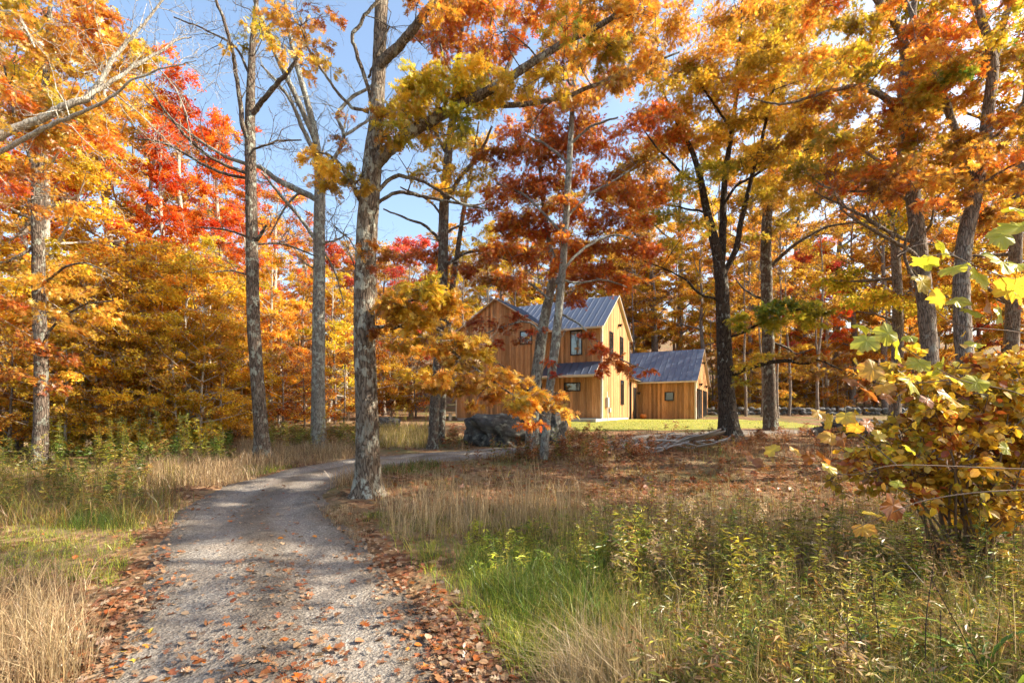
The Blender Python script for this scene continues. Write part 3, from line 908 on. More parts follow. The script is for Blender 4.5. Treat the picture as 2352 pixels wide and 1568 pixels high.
# ---- A: the big oak standing by the bend of the drive
WS = 0.88
t = Tree(11, .14)
Y = 9.8
P, R = pts([(842, 1142, 64), (843, 1085, 60), (843, 1000, 58), (840, 880, 56), (836, 760, 54), (838, 640, 54), (843, 520, 53), (851, 420, 50), (857, 350, 46), (863, 290, 38),
            (868, 200, 35), (872, 100, 33), (876, 0, 31), (884, -120, 26), (896, -300, 18), (905, -480, 8)], Y)
t.trunk(root(P), R, 26, .75, 130, .03)
LA = [([(852, 395, 26), (872, 360, 34), (905, 326, 32), (960, 285, 30), (1030, 246, 28), (1095, 215, 24), (1180, 168, 20), (1280, 104, 17), (1380, 54, 14), (1450, -5, 11), (1520, -70, 7)], -.9),
      ([(1060, 232, 14), (1140, 240, 15), (1250, 228, 12), (1330, 212, 10), (1430, 170, 8), (1560, 120, 5)], .9),
      ([(1110, 208, 10), (1160, 170, 12), (1185, 110, 11), (1205, 60, 9), (1250, 0, 7), (1270, -50, 5)], .5),
      ([(866, 170, 20), (890, 130, 26), (925, 95, 24), (960, 45, 21), (1000, -10, 17), (1060, -90, 11)], -.5),
      ([(843, 475, 14), (824, 450, 14), (805, 410, 11), (770, 370, 8), (735, 350, 5)], -.6),
      ([(858, 450, 10), (905, 408, 10), (960, 412, 8), (1020, 440, 7), (1080, 468, 5), (1140, 455, 3)], .5),
      ([(858, 470, 9), (910, 440, 9), (960, 446, 8), (1040, 462, 7), (1120, 480, 4)], -.4),
      ([(862, 280, 9), (845, 200, 10), (822, 130, 10), (815, 80, 9), (840, 35, 8), (885, -30, 6)], -.4),
      ([(846, 180, 6), (870, 120, 6), (895, 60, 5)], -.3),
      ([(850, 755, 10), (920, 758, 10), (985, 785, 9), (1050, 822, 8), (1120, 868, 6), (1200, 920, 4), (1265, 965, 3)], -.9),
      ([(900, 757, 7), (960, 740, 6), (1030, 770, 5), (1100, 800, 4), (1170, 850, 3)], .5),
      ([(848, 730, 8), (890, 710, 7), (940, 690, 6), (1010, 670, 4)], -.7),
      ([(846, 260, 8), (800, 240, 8), (760, 190, 7), (720, 130, 6), (690, 60, 5)], .3)]
for l, dy in LA:
    P, R = pts(l, Y, dy); t.limb(P, R)
YY = ['yellow', 'yolive', 'gold']
clumps(t, [(930, 260, 62, YY), (985, 215, 68, YY), (1035, 190, 62, ['yolive', 'yellow']), (1090, 205, 60, YY), (990, 290, 50, ['gold', 'yolive']), (900, 285, 45, ['gold', 'orange']),
           (1060, 270, 58, ['yolive', 'olive']), (1140, 240, 50, YY), (960, 170, 40, ['yolive']), (1110, 160, 45, ['gold', 'yellow']), (865, 275, 34, ['gold', 'orange']), (880, 315, 28, ['orange', 'gold'])], Y - .3, 300, .6, .35)
clumps(t, [(765, 370, 45, ['gold', 'yellow']), (805, 400, 38, ['gold', 'yolive']), (735, 400, 38, ['gold', 'orange']), (760, 425, 32, ['yellow', 'gold']), (830, 430, 26, ['gold']), (715, 360, 30, ['gold'])], Y - .4, 330, .6, .3)
clumps(t, [(1190, 190, 50, ['gold', 'yellow']), (1240, 170, 50, ['gold', 'yellow']), (1290, 185, 48, ['yellow', 'gold']), (1330, 130, 55, ['gold', 'orange']), (1390, 110, 60, ['yolive', 'gold']), (1450, 80, 60, ['gold', 'orange']),
           (1300, 60, 55, ['olive', 'orange']), (1240, 40, 50, ['orange', 'redorange']), (1380, 20, 60, ['orange', 'gold']), (1470, 20, 60, ['gold', 'orange']), (1510, 110, 55, ['orange', 'gold']), (1420, 170, 50, ['orange', 'gold']),
           (1160, 90, 45, ['redorange', 'orange']), (1200, 20, 50, ['redorange', 'gold'])], Y - .2, 290, .55, .6)
clumps(t, [(1010, 20, 40, ['orange', 'gold']), (960, 10, 30, ['orange']), (1060, -30, 50, ['orange', 'gold'])], Y - .4, 230, .6, .4)
clumps(t, [(905, 700, 48, ['gold', 'orange']), (960, 665, 52, YY), (1010, 680, 46, ['gold', 'yellow']), (960, 730, 40, ['gold']), (890, 735, 28, ['orange']), (1040, 710, 34, ['gold', 'orange'])], Y - .6, 330, .6, .3)
clumps(t, [(985, 800, 42, ['gold', 'orange']), (1045, 795, 48, ['gold', 'orange']), (1090, 820, 50, ['gold', 'yellow']), (1140, 855, 48, ['gold', 'orange']), (1100, 870, 40, ['orange', 'gold']), (1175, 890, 42, ['gold', 'orange']),
           (1205, 930, 42, ['orange', 'gold']), (1250, 925, 36, ['orange', 'gold']), (1230, 975, 30, ['orange', 'redorange']), (1275, 905, 22, ['orange']), (1060, 860, 34, ['gold', 'brown']), (1140, 910, 32, ['orange', 'brown']),
           (955, 860, 34, ['gold', 'yellow']), (1000, 880, 28, ['gold']), (920, 790, 32, ['gold', 'orange']), (1010, 770, 40, ['yellow', 'gold']), (1080, 775, 36, ['yellow', 'gold'])], Y - .5, 340, .5, .25)
clumps(t, [(850, 560, 16, ['orange']), (835, 575, 14, ['orange']), (860, 610, 14, ['rust']), (845, 765, 20, ['rust', 'orange'])], Y - .3, 420, .6, .1)
clumps(t, [(640, 30, 45, ['gold', 'orange']), (690, 60, 45, ['orange', 'gold']), (740, 40, 40, ['orange', 'rust']), (720, 110, 38, ['gold', 'orange']), (760, 150, 30, ['gold', 'yellow']), (690, 150, 34, ['orange', 'gold']), (600, 70, 36, ['gold', 'yolive']), (650, 110, 34, ['gold'])], Y + .2, 170, .7, .4, br=True)
fill(t, 12, 890, 1040, 640, 750, 8.9, 9.7, [['gold', 'yellow'], ['gold', 'orange'], ['yellow', 'yolive']], 380, (30, 46))
for q in np.linspace(0, 1, 17):
    y = 9.0 + t.r.normal() * .3
    t.clump(at(950 + 320 * q + t.r.normal() * 22, 790 + 165 * q + t.r.normal() * 30, y), t.r.uniform(24, 40) / FPX * y, [['gold', 'orange'], ['gold', 'yellow'], ['orange', 'gold'], ['gold', 'brown']][t.r.integers(4)], 330, .32)
fill(t, 5, 900, 1150, 170, 310, 8.8, 9.9, [['yolive', 'yellow'], ['yellow', 'gold'], ['gold', 'yolive']], 330, (34, 52))
t.bare(95, (.4, 1.3), 2, .018, 3.2)
t.build('oak_tree', at(842, 1135, Y), 'bark_oak', 'thick lichen-spotted oak standing at the edge of the gravel drive', group='trees beside the drive')

# ---- B and C: the two slender oaks on the left of the bend
WS = 0.77
t = Tree(12, .15)
Y = 15.0
P, R = pts([(606, 1052, 44), (603, 1030, 42), (598, 960, 38), (590, 860, 36), (583, 760, 36), (580, 640, 34), (578, 520, 33), (576, 400, 30), (574, 300, 29), (575, 230, 25), (578, 150, 20), (581, 90, 16), (588, 20, 12), (596, -80, 7), (604, -160, 3)], Y)
t.trunk(root(P), R, 18, .6, 90, .045)
for l, dy in [([(580, 265, 16), (605, 228, 15), (640, 190, 13), (662, 165, 11), (690, 110, 8), (705, 40, 5)], -1),
              ([(577, 340, 14), (560, 280, 14), (545, 195, 12), (533, 125, 11), (515, 60, 10), (490, -10, 8)], -.8),
              ([(574, 402, 10), (520, 380, 10), (470, 352, 9), (420, 308, 8), (370, 240, 6), (330, 190, 4)], -1.5),
              ([(574, 412, 9), (500, 394, 9), (440, 362, 8), (380, 330, 6), (310, 318, 4)], 1),
              ([(577, 345, 6), (630, 326, 6), (692, 322, 4)], -.8),
              ([(578, 548, 7), (520, 527, 6), (462, 522, 4)], .6), ([(584, 556, 10), (600, 535, 10), (612, 518, 7)], -.3),
              ([(586, 560, 7), (650, 562, 6), (725, 588, 4)], 1.2), ([(580, 632, 6), (530, 622, 5), (480, 626, 3)], -.6),
              ([(578, 120, 8), (610, 70, 7), (660, 20, 5)], .6), ([(577, 180, 8), (540, 110, 7), (470, 70, 5), (400, 40, 4)], .9)]:
    P, R = pts(l, Y, dy); t.limb(P, R, 7)
clumps(t, [(600, 60, 30, ['yolive', 'gold']), (560, 100, 24, ['yolive', 'olive']), (530, 110, 20, ['gold'])], Y - .3, 130, .6)
t.bare(110, (.5, 1.6), 2, .016, 5.5)
t.build('oak_tree', at(605, 1047, Y), 'bark_mid', 'slender dark-barked oak with few leaves, left of the thick drive-side oak', group='trees beside the drive')

WS = 0.86
t = Tree(13, .15)
Y = 17.2
P, R = pts([(731, 1037, 42), (731, 1015, 38), (731, 900, 34), (732, 760, 32), (733, 640, 30), (733, 520, 29), (735, 450, 28), (733, 395, 22), (730, 350, 18), (722, 300, 17), (702, 220, 15), (682, 150, 13), (662, 60, 10), (650, -40, 7), (640, -140, 3)], Y)
t.trunk(root(P), R, 18, .6, 90, .045)
for l, dy in [([(733, 462, 16), (690, 442, 17), (640, 418, 14), (595, 388, 11), (540, 372, 9), (470, 335, 7), (400, 280, 4)], 1),
              ([(733, 390, 12), (716, 335, 12), (692, 282, 11), (672, 232, 9), (640, 190, 7), (600, 150, 5)], -1),
              ([(733, 400, 10), (770, 360, 10), (790, 310, 10), (775, 265, 9), (805, 225, 9), (860, 190, 7), (900, 130, 5)], .6),
              ([(736, 360, 14), (715, 300, 14), (690, 240, 14), (655, 165, 13), (620, 90, 11), (590, 10, 9), (570, -60, 6)], -1.5),
              ([(731, 560, 10), (690, 505, 9), (640, 440, 8), (600, 396, 5)], -1.2), ([(736, 562, 6), (765, 552, 5), (795, 538, 4)], -.5),
              ([(728, 622, 5), (700, 605, 4), (680, 585, 3)], -.4), ([(736, 560, 6), (770, 630, 4), (790, 700, 3)], .8),
              ([(790, 310, 8), (840, 280, 7), (880, 250, 5)], .8), ([(690, 440, 7), (650, 480, 5), (620, 540, 3)], .5)]:
    P, R = pts(l, Y, dy); t.limb(P, R, 7)
clumps(t, [(795, 270, 22, ['gold', 'rust']), (770, 310, 22, ['gold', 'rust']), (800, 340, 22, ['rust', 'gold'])], Y - .3, 110, .6)
t.bare(130, (.6, 1.8), 2, .016, 6)
t.build('oak_tree', at(731, 1034, Y), 'bark_grey', 'slender grey-barked oak, nearest on the left behind the thick drive-side oak', group='trees beside the drive')

# ---- D: the twin-stemmed oak in front of the house's left end
WS = 0.82
t = Tree(14, .145)
Y = 17.5
P, R = pts([(994, 1034, 30), (996, 1000, 28), (1000, 920, 28), (1008, 820, 29), (1014, 720, 29), (1018, 600, 28), (1020, 480, 27), (1026, 400, 24), (1036, 300, 20), (1046, 200, 16), (1060, 80, 12), (1070, -40, 8), (1080, -150, 3)], Y)
t.trunk(root(P), R, 14, .4, 70)
P, R = pts([(1013, 1018, 24), (1014, 980, 22), (1018, 900, 20), (1024, 800, 19), (1034, 700, 17), (1048, 600, 15), (1066, 480, 12), (1085, 380, 9), (1100, 280, 5)], Y + 1.2)
t.trunk(root(P), R, 12, .3, 50)
for l, dy in [([(1022, 470, 12), (1060, 400, 11), (1100, 350, 9), (1130, 290, 6)], -1), ([(1018, 560, 9), (980, 520, 8), (930, 500, 6), (880, 480, 4)], -.8),
              ([(1030, 360, 11), (1000, 300, 10), (980, 230, 8), (970, 160, 5)], .8), ([(1018, 610, 9), (1070, 580, 8), (1120, 575, 6), (1170, 600, 4)], -.7),
              ([(1042, 240, 10), (1080, 180, 9), (1110, 110, 7), (1130, 40, 4)], -.6), ([(1046, 190, 8), (1020, 130, 7), (1000, 60, 5)], .8),
              ([(1018, 540, 7), (1060, 520, 6), (1110, 505, 4)], .9), ([(1019, 500, 7), (980, 455, 6), (920, 430, 4)], 1)]:
    P, R = pts(l, Y, dy); t.limb(P, R, 7)
clumps(t, [(1000, 340, 42, YY), (1075, 340, 46, YY), (980, 400, 40, ['gold', 'yolive']), (1040, 400, 36, ['yellow', 'gold']), (1100, 400, 38, YY), (1110, 320, 40, ['yellow', 'gold']), (1010, 440, 34, ['gold']), (1060, 450, 32, ['yolive', 'gold']), (1120, 440, 28, ['yellow'])], Y - .4, 220, .6)
clumps(t, [(950, 580, 44, ['rust', 'redorange']), (1000, 590, 40, ['rust']), (1055, 620, 44, ['rust', 'redorange']), (1110, 590, 36, ['rust', 'orange']), (900, 590, 36, ['rust', 'orange']), (1000, 640, 34, ['rust'])], Y + .5, 210, .5)
clumps(t, [(1060, 130, 50, ['redorange', 'orange']), (1110, 90, 50, ['redorange', 'orange']), (1000, 90, 44, ['redorange', 'rust']), (1040, 40, 48, ['orange', 'redorange']), (1110, 20, 50, ['redorange', 'orange']), (1130, 160, 40, ['orange', 'redorange']), (980, 170, 32, ['rust', 'redorange']), (1070, -50, 60, ['orange'])], Y, 200, .6, .8)
fill(t, 10, 960, 1180, -60, 180, 16.5, 19, [['redorange', 'orange'], ['orange', 'gold']])
t.bare(90, (.5, 1.6), 2, .016, 5)
t.build('oak_tree', at(998, 1032, Y), 'bark_mid', 'twin-stemmed oak in front of the left end of the house', group='trees beside the drive')

# ---- E: grey twin oak with the dark red crown before the house
WS = 0.8
t = Tree(15, .145)
Y = 14.0
P, R = pts([(1247, 1064, 25), (1250, 1040, 24), (1257, 960, 22), (1265, 880, 24), (1276, 790, 26), (1285, 700, 22), (1297, 560, 20), (1305, 420, 18), (1312, 300, 15), (1318, 200, 13), (1326, 100, 10), (1336, -20, 8), (1345, -140, 3)], Y)
t.trunk(root(P), R, 14, .35, 70)
P, R = pts([(1222, 1010, 36), (1226, 920, 35), (1236, 840, 33), (1250, 740, 29), (1262, 680, 25), (1272, 620, 20), (1262, 560, 15), (1250, 480, 12), (1240, 390, 9), (1228, 290, 5)], Y + 1.6)
t.trunk(root(P), R, 14, .3, 60)
for l, dy in [([(1276, 650, 9), (1310, 600, 9), (1360, 560, 8), (1420, 540, 6), (1480, 560, 4)], .8), ([(1300, 500, 8), (1350, 450, 8), (1400, 420, 7), (1460, 380, 4)], 1),
              ([(1298, 540, 8), (1240, 480, 7), (1190, 440, 6), (1140, 420, 4)], 1.2), ([(1308, 380, 8), (1250, 330, 7), (1200, 310, 5), (1150, 310, 3)], 1),
              ([(1310, 330, 8), (1360, 290, 7), (1420, 270, 5)], -.5), ([(1262, 690, 8), (1220, 650, 7), (1170, 640, 6), (1120, 660, 4)], 1.4),
              ([(1284, 720, 7), (1330, 745, 6), (1375, 790, 5), (1430, 825, 4), (1490, 850, 2.5)], -.6), ([(1245, 760, 7), (1210, 735, 6), (1160, 745, 5), (1110, 770, 3)], 1.5),
              ([(1318, 210, 7), (1280, 150, 6), (1240, 110, 4)], .6), ([(1280, 640, 8), (1330, 650, 7), (1390, 640, 5), (1440, 660, 3)], 1.5)]:
    P, R = pts(l, Y, dy); t.limb(P, R, 7)
RR = ['rust', 'redorange', 'orange']
clumps(t, [(1180, 300, 44, RR), (1240, 280, 44, ['redorange', 'orange']), (1170, 360, 46, RR), (1230, 350, 50, RR), (1290, 330, 46, ['redorange', 'orange']), (1350, 300, 46, ['orange', 'redorange']), (1400, 340, 46, ['redorange', 'orange']),
           (1150, 430, 48, RR), (1210, 430, 50, ['rust']), (1270, 420, 48, RR), (1340, 400, 50, ['redorange', 'orange']), (1400, 410, 46, ['redorange', 'orange']), (1450, 440, 44, RR), (1180, 500, 46, RR), (1250, 520, 48, ['rust', 'red']),
           (1330, 490, 50, RR), (1400, 490, 48, ['redorange', 'orange']), (1460, 510, 40, RR), (1160, 570, 48, RR), (1220, 590, 46, ['rust', 'redorange']), (1340, 570, 50, ['rust', 'redorange']), (1410, 570, 48, RR), (1480, 570, 40, ['redorange', 'rust']),
           (1340, 640, 46, ['rust']), (1400, 650, 46, RR), (1450, 650, 36, ['redorange', 'orange']), (1180, 640, 42, RR), (1130, 650, 40, ['rust', 'orange']), (1310, 690, 34, ['rust'])], Y + .9, 270, .5, .7)
clumps(t, [(1440, 300, 44, ['orange', 'redorange']), (1480, 370, 44, ['orange', 'gold']), (1500, 450, 40, ['redorange', 'orange']), (1120, 350, 40, RR), (1110, 480, 44, RR), (1280, 470, 48, RR), (1360, 450, 46, RR), (1300, 560, 46, RR), (1200, 540, 46, RR), (1380, 530, 44, RR), (1280, 620, 40, RR)], Y + 1.4, 230, .5, .8)
clumps(t, [(1110, 740, 36, ['rust', 'red']), (1150, 750, 36, ['rust']), (1190, 735, 34, ['rust', 'red']), (1140, 790, 28, ['rust', 'red']), (1200, 780, 24, ['rust']), (1235, 760, 24, ['rust', 'red'])], Y + 1.2, 150, .4, .3)
clumps(t, [(1370, 800, 30, ['rust', 'red', 'redorange']), (1410, 830, 30, ['redorange', 'rust']), (1380, 850, 26, ['redorange', 'red']), (1445, 845, 26, ['redorange', 'orange']), (1490, 855, 18, ['redorange', 'rust']), (1345, 770, 20, ['rust', 'red']), (1265, 830, 14, ['rust', 'red']), (1280, 860, 12, ['red'])], Y - .5, 300, .5, .2)
clumps(t, [(1300, 220, 44, ['redorange', 'orange']), (1340, 230, 40, ['orange']), (1250, 160, 44, ['redorange', 'rust']), (1300, 110, 44, ['orange', 'redorange'])], Y + .5, 160, .6)
fill(t, 26, 1180, 1520, -60, 260, 13.5, 17.5, [['orange', 'gold'], ['redorange', 'orange'], ['gold', 'orange'], ['orange']])
fill(t, 16, 1130, 1500, 250, 620, 14.5, 17, [['rust', 'redorange'], ['redorange', 'orange']])
t.bare(60, (.4, 1.3), 2, .014, 3.5)
t.build('oak_tree', at(1248, 1060, Y), 'bark_grey', 'grey-stemmed oak with dark red leaves rising in front of the house', group='trees beside the drive')

# ---- F: the dark forked oak right of the garage
WS = 0.77
t = Tree(16, .145)
Y = 17.0
P, R = pts([(1674, 1004, 62), (1672, 975, 52), (1668, 900, 47), (1664, 820, 43), (1660, 720, 39), (1657, 650, 38), (1648, 590, 30), (1637, 540, 26), (1622, 480, 22), (1608, 410, 18), (1590, 350, 14), (1560, 290, 11), (1535, 240, 8), (1500, 160, 4)], Y)
t.trunk(root(P), R, 22, .65, 100, .045)
for l, dy in [([(1655, 625, 22), (1657, 560, 22), (1656, 480, 20), (1662, 400, 17), (1680, 300, 14), (1695, 200, 11), (1700, 90, 8), (1705, -40, 4)], .8),
              ([(1664, 630, 16), (1686, 575, 18), (1700, 505, 16), (1724, 400, 13), (1745, 320, 10), (1770, 220, 7), (1790, 120, 4)], -.8),
              ([(1668, 872, 10), (1700, 855, 12), (1745, 838, 12), (1800, 832, 11), (1850, 838, 9), (1880, 828, 7), (1935, 850, 4)], -1.2),
              ([(1672, 775, 8), (1710, 762, 8), (1760, 738, 7), (1820, 715, 6), (1880, 710, 4)], -1), ([(1652, 690, 8), (1612, 680, 8), (1580, 650, 7), (1550, 632, 5), (1480, 600, 3)], -.6),
              ([(1608, 420, 9), (1570, 400, 8), (1520, 350, 6), (1480, 300, 4)], -.8), ([(1656, 480, 9), (1690, 430, 8), (1740, 400, 6)], -1),
              ([(1625, 490, 7), (1580, 480, 6), (1530, 470, 4)], 1), ([(1680, 300, 8), (1640, 240, 7), (1600, 180, 5)], -1.2), ([(1720, 410, 8), (1790, 370, 7), (1860, 340, 5)], -1)]:
    P, R = pts(l, Y, dy); t.limb(P, R, 8)
clumps(t, [(1720, 730, 34, ['olive', 'yolive']), (1760, 712, 36, ['olive', 'green']), (1800, 700, 38, ['olive', 'green']), (1845, 705, 36, ['olive']), (1880, 720, 30, ['olive', 'yolive']), (1820, 735, 34, ['olive', 'yolive']), (1770, 745, 30, ['olive']), (1700, 755, 22, ['olive']), (1870, 745, 24, ['yolive', 'olive'])], Y - 1, 330, .42, .3)
clumps(t, [(1715, 840, 30, ['yolive', 'gold']), (1750, 820, 30, ['gold', 'yolive']), (1700, 875, 18, ['yolive']), (1800, 815, 24, ['gold', 'brown']), (1860, 825, 28, ['gold', 'brown']), (1900, 850, 26, ['gold', 'brown']), (1840, 860, 20, ['brown', 'gold'])], Y - .8, 240, .4, .3)
OY = ['orange', 'gold']
clumps(t, [(1540, 250, 55, OY), (1600, 220, 60, ['gold', 'yellow']), (1660, 190, 60, OY), (1720, 180, 60, ['gold', 'yellow']), (1560, 160, 60, OY), (1620, 120, 60, ['gold', 'orange']), (1690, 110, 60, ['gold', 'yellow']), (1760, 120, 60, ['gold', 'yolive']),
           (1530, 330, 48, ['orange', 'redorange']), (1600, 320, 55, ['gold', 'orange']), (1670, 290, 56, ['gold', 'yellow']), (1740, 270, 58, ['gold', 'yellow']), (1800, 230, 58, ['gold', 'yolive']), (1850, 300, 52, ['gold', 'orange']), (1790, 330, 52, ['gold', 'brown']),
           (1720, 370, 50, ['gold', 'yolive']), (1640, 390, 46, ['yolive', 'olive']), (1560, 420, 46, ['yolive', 'olive']), (1530, 490, 44, ['olive', 'yolive']), (1590, 510, 42, ['olive', 'gold']), (1500, 420, 40, ['orange']), (1470, 480, 38, ['orange', 'gold']),
           (1530, 560, 36, ['yolive', 'gold']), (1730, 460, 42, ['gold', 'yolive']), (1780, 430, 44, ['gold']), (1640, 60, 60, ['gold', 'orange']), (1720, 40, 60, OY), (1560, 60, 60, ['orange', 'gold']), (1810, 160, 50, ['gold', 'olive'])], Y - .3, 235, .55, 1.0)
fill(t, 46, 1470, 1860, -70, 400, 14.5, 20, [['gold', 'orange'], ['gold', 'yellow'], ['orange', 'gold'], ['gold', 'yolive']])
t.bare(60, (.5, 1.5), 2, .016, 4)
t.build('oak_tree', at(1672, 1000, Y), 'bark_dark', 'dark forked oak beside the garage with a flat olive-green leafy bough', group='trees beside the drive')

# ---- G: straight trunk next to it
WS = 0.85
t = Tree(17, .15)
Y = 22.
P, R = pts([(1771, 990, 36), (1769, 950, 33), (1767, 860, 31), (1764, 750, 30), (1761, 640, 28), (1760, 550, 26), (1766, 450, 24), (1776, 370, 20), (1790, 280, 16), (1800, 180, 12), (1815, 60, 8), (1825, -40, 3)], Y)
t.trunk(root(P), R, 14, .35, 70)
for l, dy in [([(1764, 620, 10), (1800, 580, 10), (1840, 550, 8), (1900, 520, 6), (1970, 510, 4)], -1), ([(1766, 470, 9), (1730, 410, 8), (1700, 360, 5)], .8), ([(1776, 380, 10), (1820, 320, 9), (1860, 260, 6)], .8),
              ([(1762, 690, 7), (1720, 670, 6), (1690, 640, 4)], 1), ([(1790, 290, 9), (1760, 220, 8), (1740, 150, 5)], -.6), ([(1765, 780, 7), (1810, 800, 6), (1830, 810, 5), (1870, 800, 3)], -1)]:
    P, R = pts(l, Y, dy); t.limb(P, R, 7)
clumps(t, [(1780, 520, 30, ['yolive', 'gold']), (1830, 480, 34, ['gold', 'yolive']), (1740, 540, 30, ['gold', 'olive']), (1820, 420, 38, ['gold', 'brown']), (1870, 400, 40, ['orange', 'gold']), (1760, 340, 40, ['yolive', 'gold']), (1840, 330, 40, ['gold']), (1880, 220, 44, ['gold', 'yolive']),
           (1820, 130, 44, ['gold', 'yolive']), (1900, 130, 44, ['yolive', 'gold']), (1880, 40, 46, ['gold', 'olive']), (1800, 30, 44, ['gold']), (1770, 470, 30, ['gold', 'brown'])], Y, 200, .6, 1)
fill(t, 34, 1690, 2010, -70, 470, 20, 24.5, [['gold', 'orange'], ['gold', 'yellow'], ['orange', 'gold'], ['gold', 'yolive']])
t.bare(40, (.6, 1.6), 1, .016, 5)
t.build('oak_tree', at(1770, 986, Y), 'bark_mid', 'straight grey-brown oak just right of the dark forked oak', group='trees beside the drive')

# ---- H, I: two big trunks at the right
WS = 0.7
t = Tree(18, .145)
Y = 12.5
P, R = pts([(2150, 1035, 52), (2146, 960, 48), (2138, 850, 46), (2126, 700, 45), (2110, 560, 43), (2095, 430, 40), (2086, 330, 39), (2076, 220, 36), (2080, 130, 32), (2068, 70, 26), (2030, 20, 21), (1990, -40, 16), (1950, -140, 10), (1910, -260, 4)], Y)
t.trunk(root(P), R, 18, .4, 80)
for l, dy in [([(2080, 130, 18), (2095, 60, 20), (2102, 0, 18), (2110, -80, 14), (2120, -200, 7)], .4), ([(2088, 340, 18), (2062, 270, 18), (2030, 220, 16), (1960, 195, 13), (1880, 215, 10), (1800, 240, 7), (1720, 225, 4)], -.8),
              ([(2112, 560, 12), (2060, 540, 12), (1990, 500, 10), (1930, 470, 7), (1870, 440, 4)], -.8), ([(2130, 620, 12), (2080, 570, 13), (2030, 545, 11), (1960, 500, 7), (1930, 480, 5)], -1.5),
              ([(2100, 470, 10), (2040, 430, 9), (1980, 440, 8), (1900, 430, 6), (1830, 380, 4)], .6), ([(2140, 690, 12), (2110, 660, 10), (2080, 590, 9), (2100, 500, 7), (2130, 450, 4)], -1.2)]:
    P, R = pts(l, Y, dy); t.limb(P, R, 8)
clumps(t, [(1960, 250, 44, ['gold', 'orange']), (2010, 330, 44, ['orange', 'gold']), (1920, 330, 42, ['gold', 'orange']), (1900, 230, 44, ['gold', 'yolive']), (1830, 260, 40, ['gold', 'yellow']), (2040, 270, 44, ['orange', 'redorange']), (1990, 170, 46, ['gold', 'olive']),
           (1930, 140, 48, ['yolive', 'gold']), (2010, 90, 50, ['yolive', 'gold']), (1950, 50, 50, ['yolive', 'gold']), (2130, 60, 48, ['redorange', 'orange']), (2150, 150, 46, ['redorange', 'yolive']), (2070, 400, 38, ['orange', 'rust']), (2020, 420, 38, ['orange', 'brown']), (1950, 420, 34, ['orange', 'redorange'])], Y - .2, 240, .6, .8)
fill(t, 44, 1850, 2200, -70, 450, 11, 15, [['gold', 'orange'], ['orange'], ['yolive', 'gold'], ['orange', 'redorange']])
t.bare(50, (.4, 1.2), 2, .014, 2.8, which=[3, 4, 5])
t.bare(40, (.4, 1.3), 1, .014, 4)
t.build('oak_tree', at(2150, 1030, Y), 'bark_far', 'tall brown trunk behind the yellow shrub, its pale bare boughs reaching left', group='trees beside the drive')

WS = 0.56
t = Tree(19, .145)
Y = 11.0
P, R = pts([(2235, 1070, 66), (2228, 960, 62), (2215, 820, 58), (2208, 680, 56), (2215, 560, 53), (2238, 450, 48), (2258, 350, 44), (2270, 250, 40), (2280, 160, 37), (2270, 90, 30), (2250, 30, 26), (2225, -60, 20), (2200, -180, 12), (2180, -300, 4)], Y)
t.trunk(root(P), R, 18, .4, 80)
for l, dy in [([(2280, 150, 22), (2300, 80, 24), (2318, 10, 22), (2330, -80, 16), (2345, -200, 8)], .3), ([(2245, 430, 20), (2210, 330, 24), (2180, 260, 26), (2145, 160, 24), (2110, 80, 20), (2085, 10, 14), (2060, -70, 8)], 1.5),
              ([(2262, 340, 12), (2310, 290, 12), (2360, 230, 9), (2420, 190, 5)], -.6), ([(2240, 440, 10), (2290, 400, 9), (2350, 370, 6)], -.5), ([(2212, 600, 9), (2160, 570, 8), (2120, 560, 6), (2060, 590, 4)], -1)]:
    P, R = pts(l, Y, dy); t.limb(P, R, 8)
clumps(t, [(2130, 300, 42, OY), (2190, 330, 44, ['orange', 'gold']), (2250, 300, 42, ['orange', 'redorange']), (2310, 330, 44, ['orange', 'gold']), (2340, 260, 44, ['orange', 'gold']), (2100, 360, 38, OY), (2160, 400, 42, ['orange', 'gold']), (2220, 420, 42, OY), (2290, 420, 42, ['gold', 'orange']), (2345, 400, 42, ['orange', 'redorange']),
           (2180, 460, 38, ['orange', 'brown']), (2240, 500, 36, ['orange', 'brown']), (2300, 500, 36, ['orange', 'gold']), (2350, 480, 36, ['orange']), (2130, 470, 34, ['orange', 'rust']), (2200, 180, 44, ['green', 'yolive']), (2250, 130, 40, ['green', 'yolive']), (2330, 120, 46, ['green', 'limey']),
           (2340, 40, 46, ['limey', 'yolive']), (2240, 40, 46, ['redorange', 'yolive']), (2190, 90, 44, ['redorange', 'red']), (2350, 190, 40, ['yolive', 'redorange']), (2170, 20, 46, ['yolive', 'orange'])], Y - .3, 240, .6, .7)
fill(t, 40, 2050, 2420, -70, 500, 10, 13, [['gold', 'orange'], ['orange'], ['yolive', 'gold'], ['orange', 'redorange'], ['orange', 'gold']])
t.bare(40, (.4, 1.2), 1, .014, 3.5)
t.build('oak_tree', at(2232, 1065, Y), 'bark_far', 'very thick forked trunk at the right behind the yellow shrub', group='trees beside the drive')

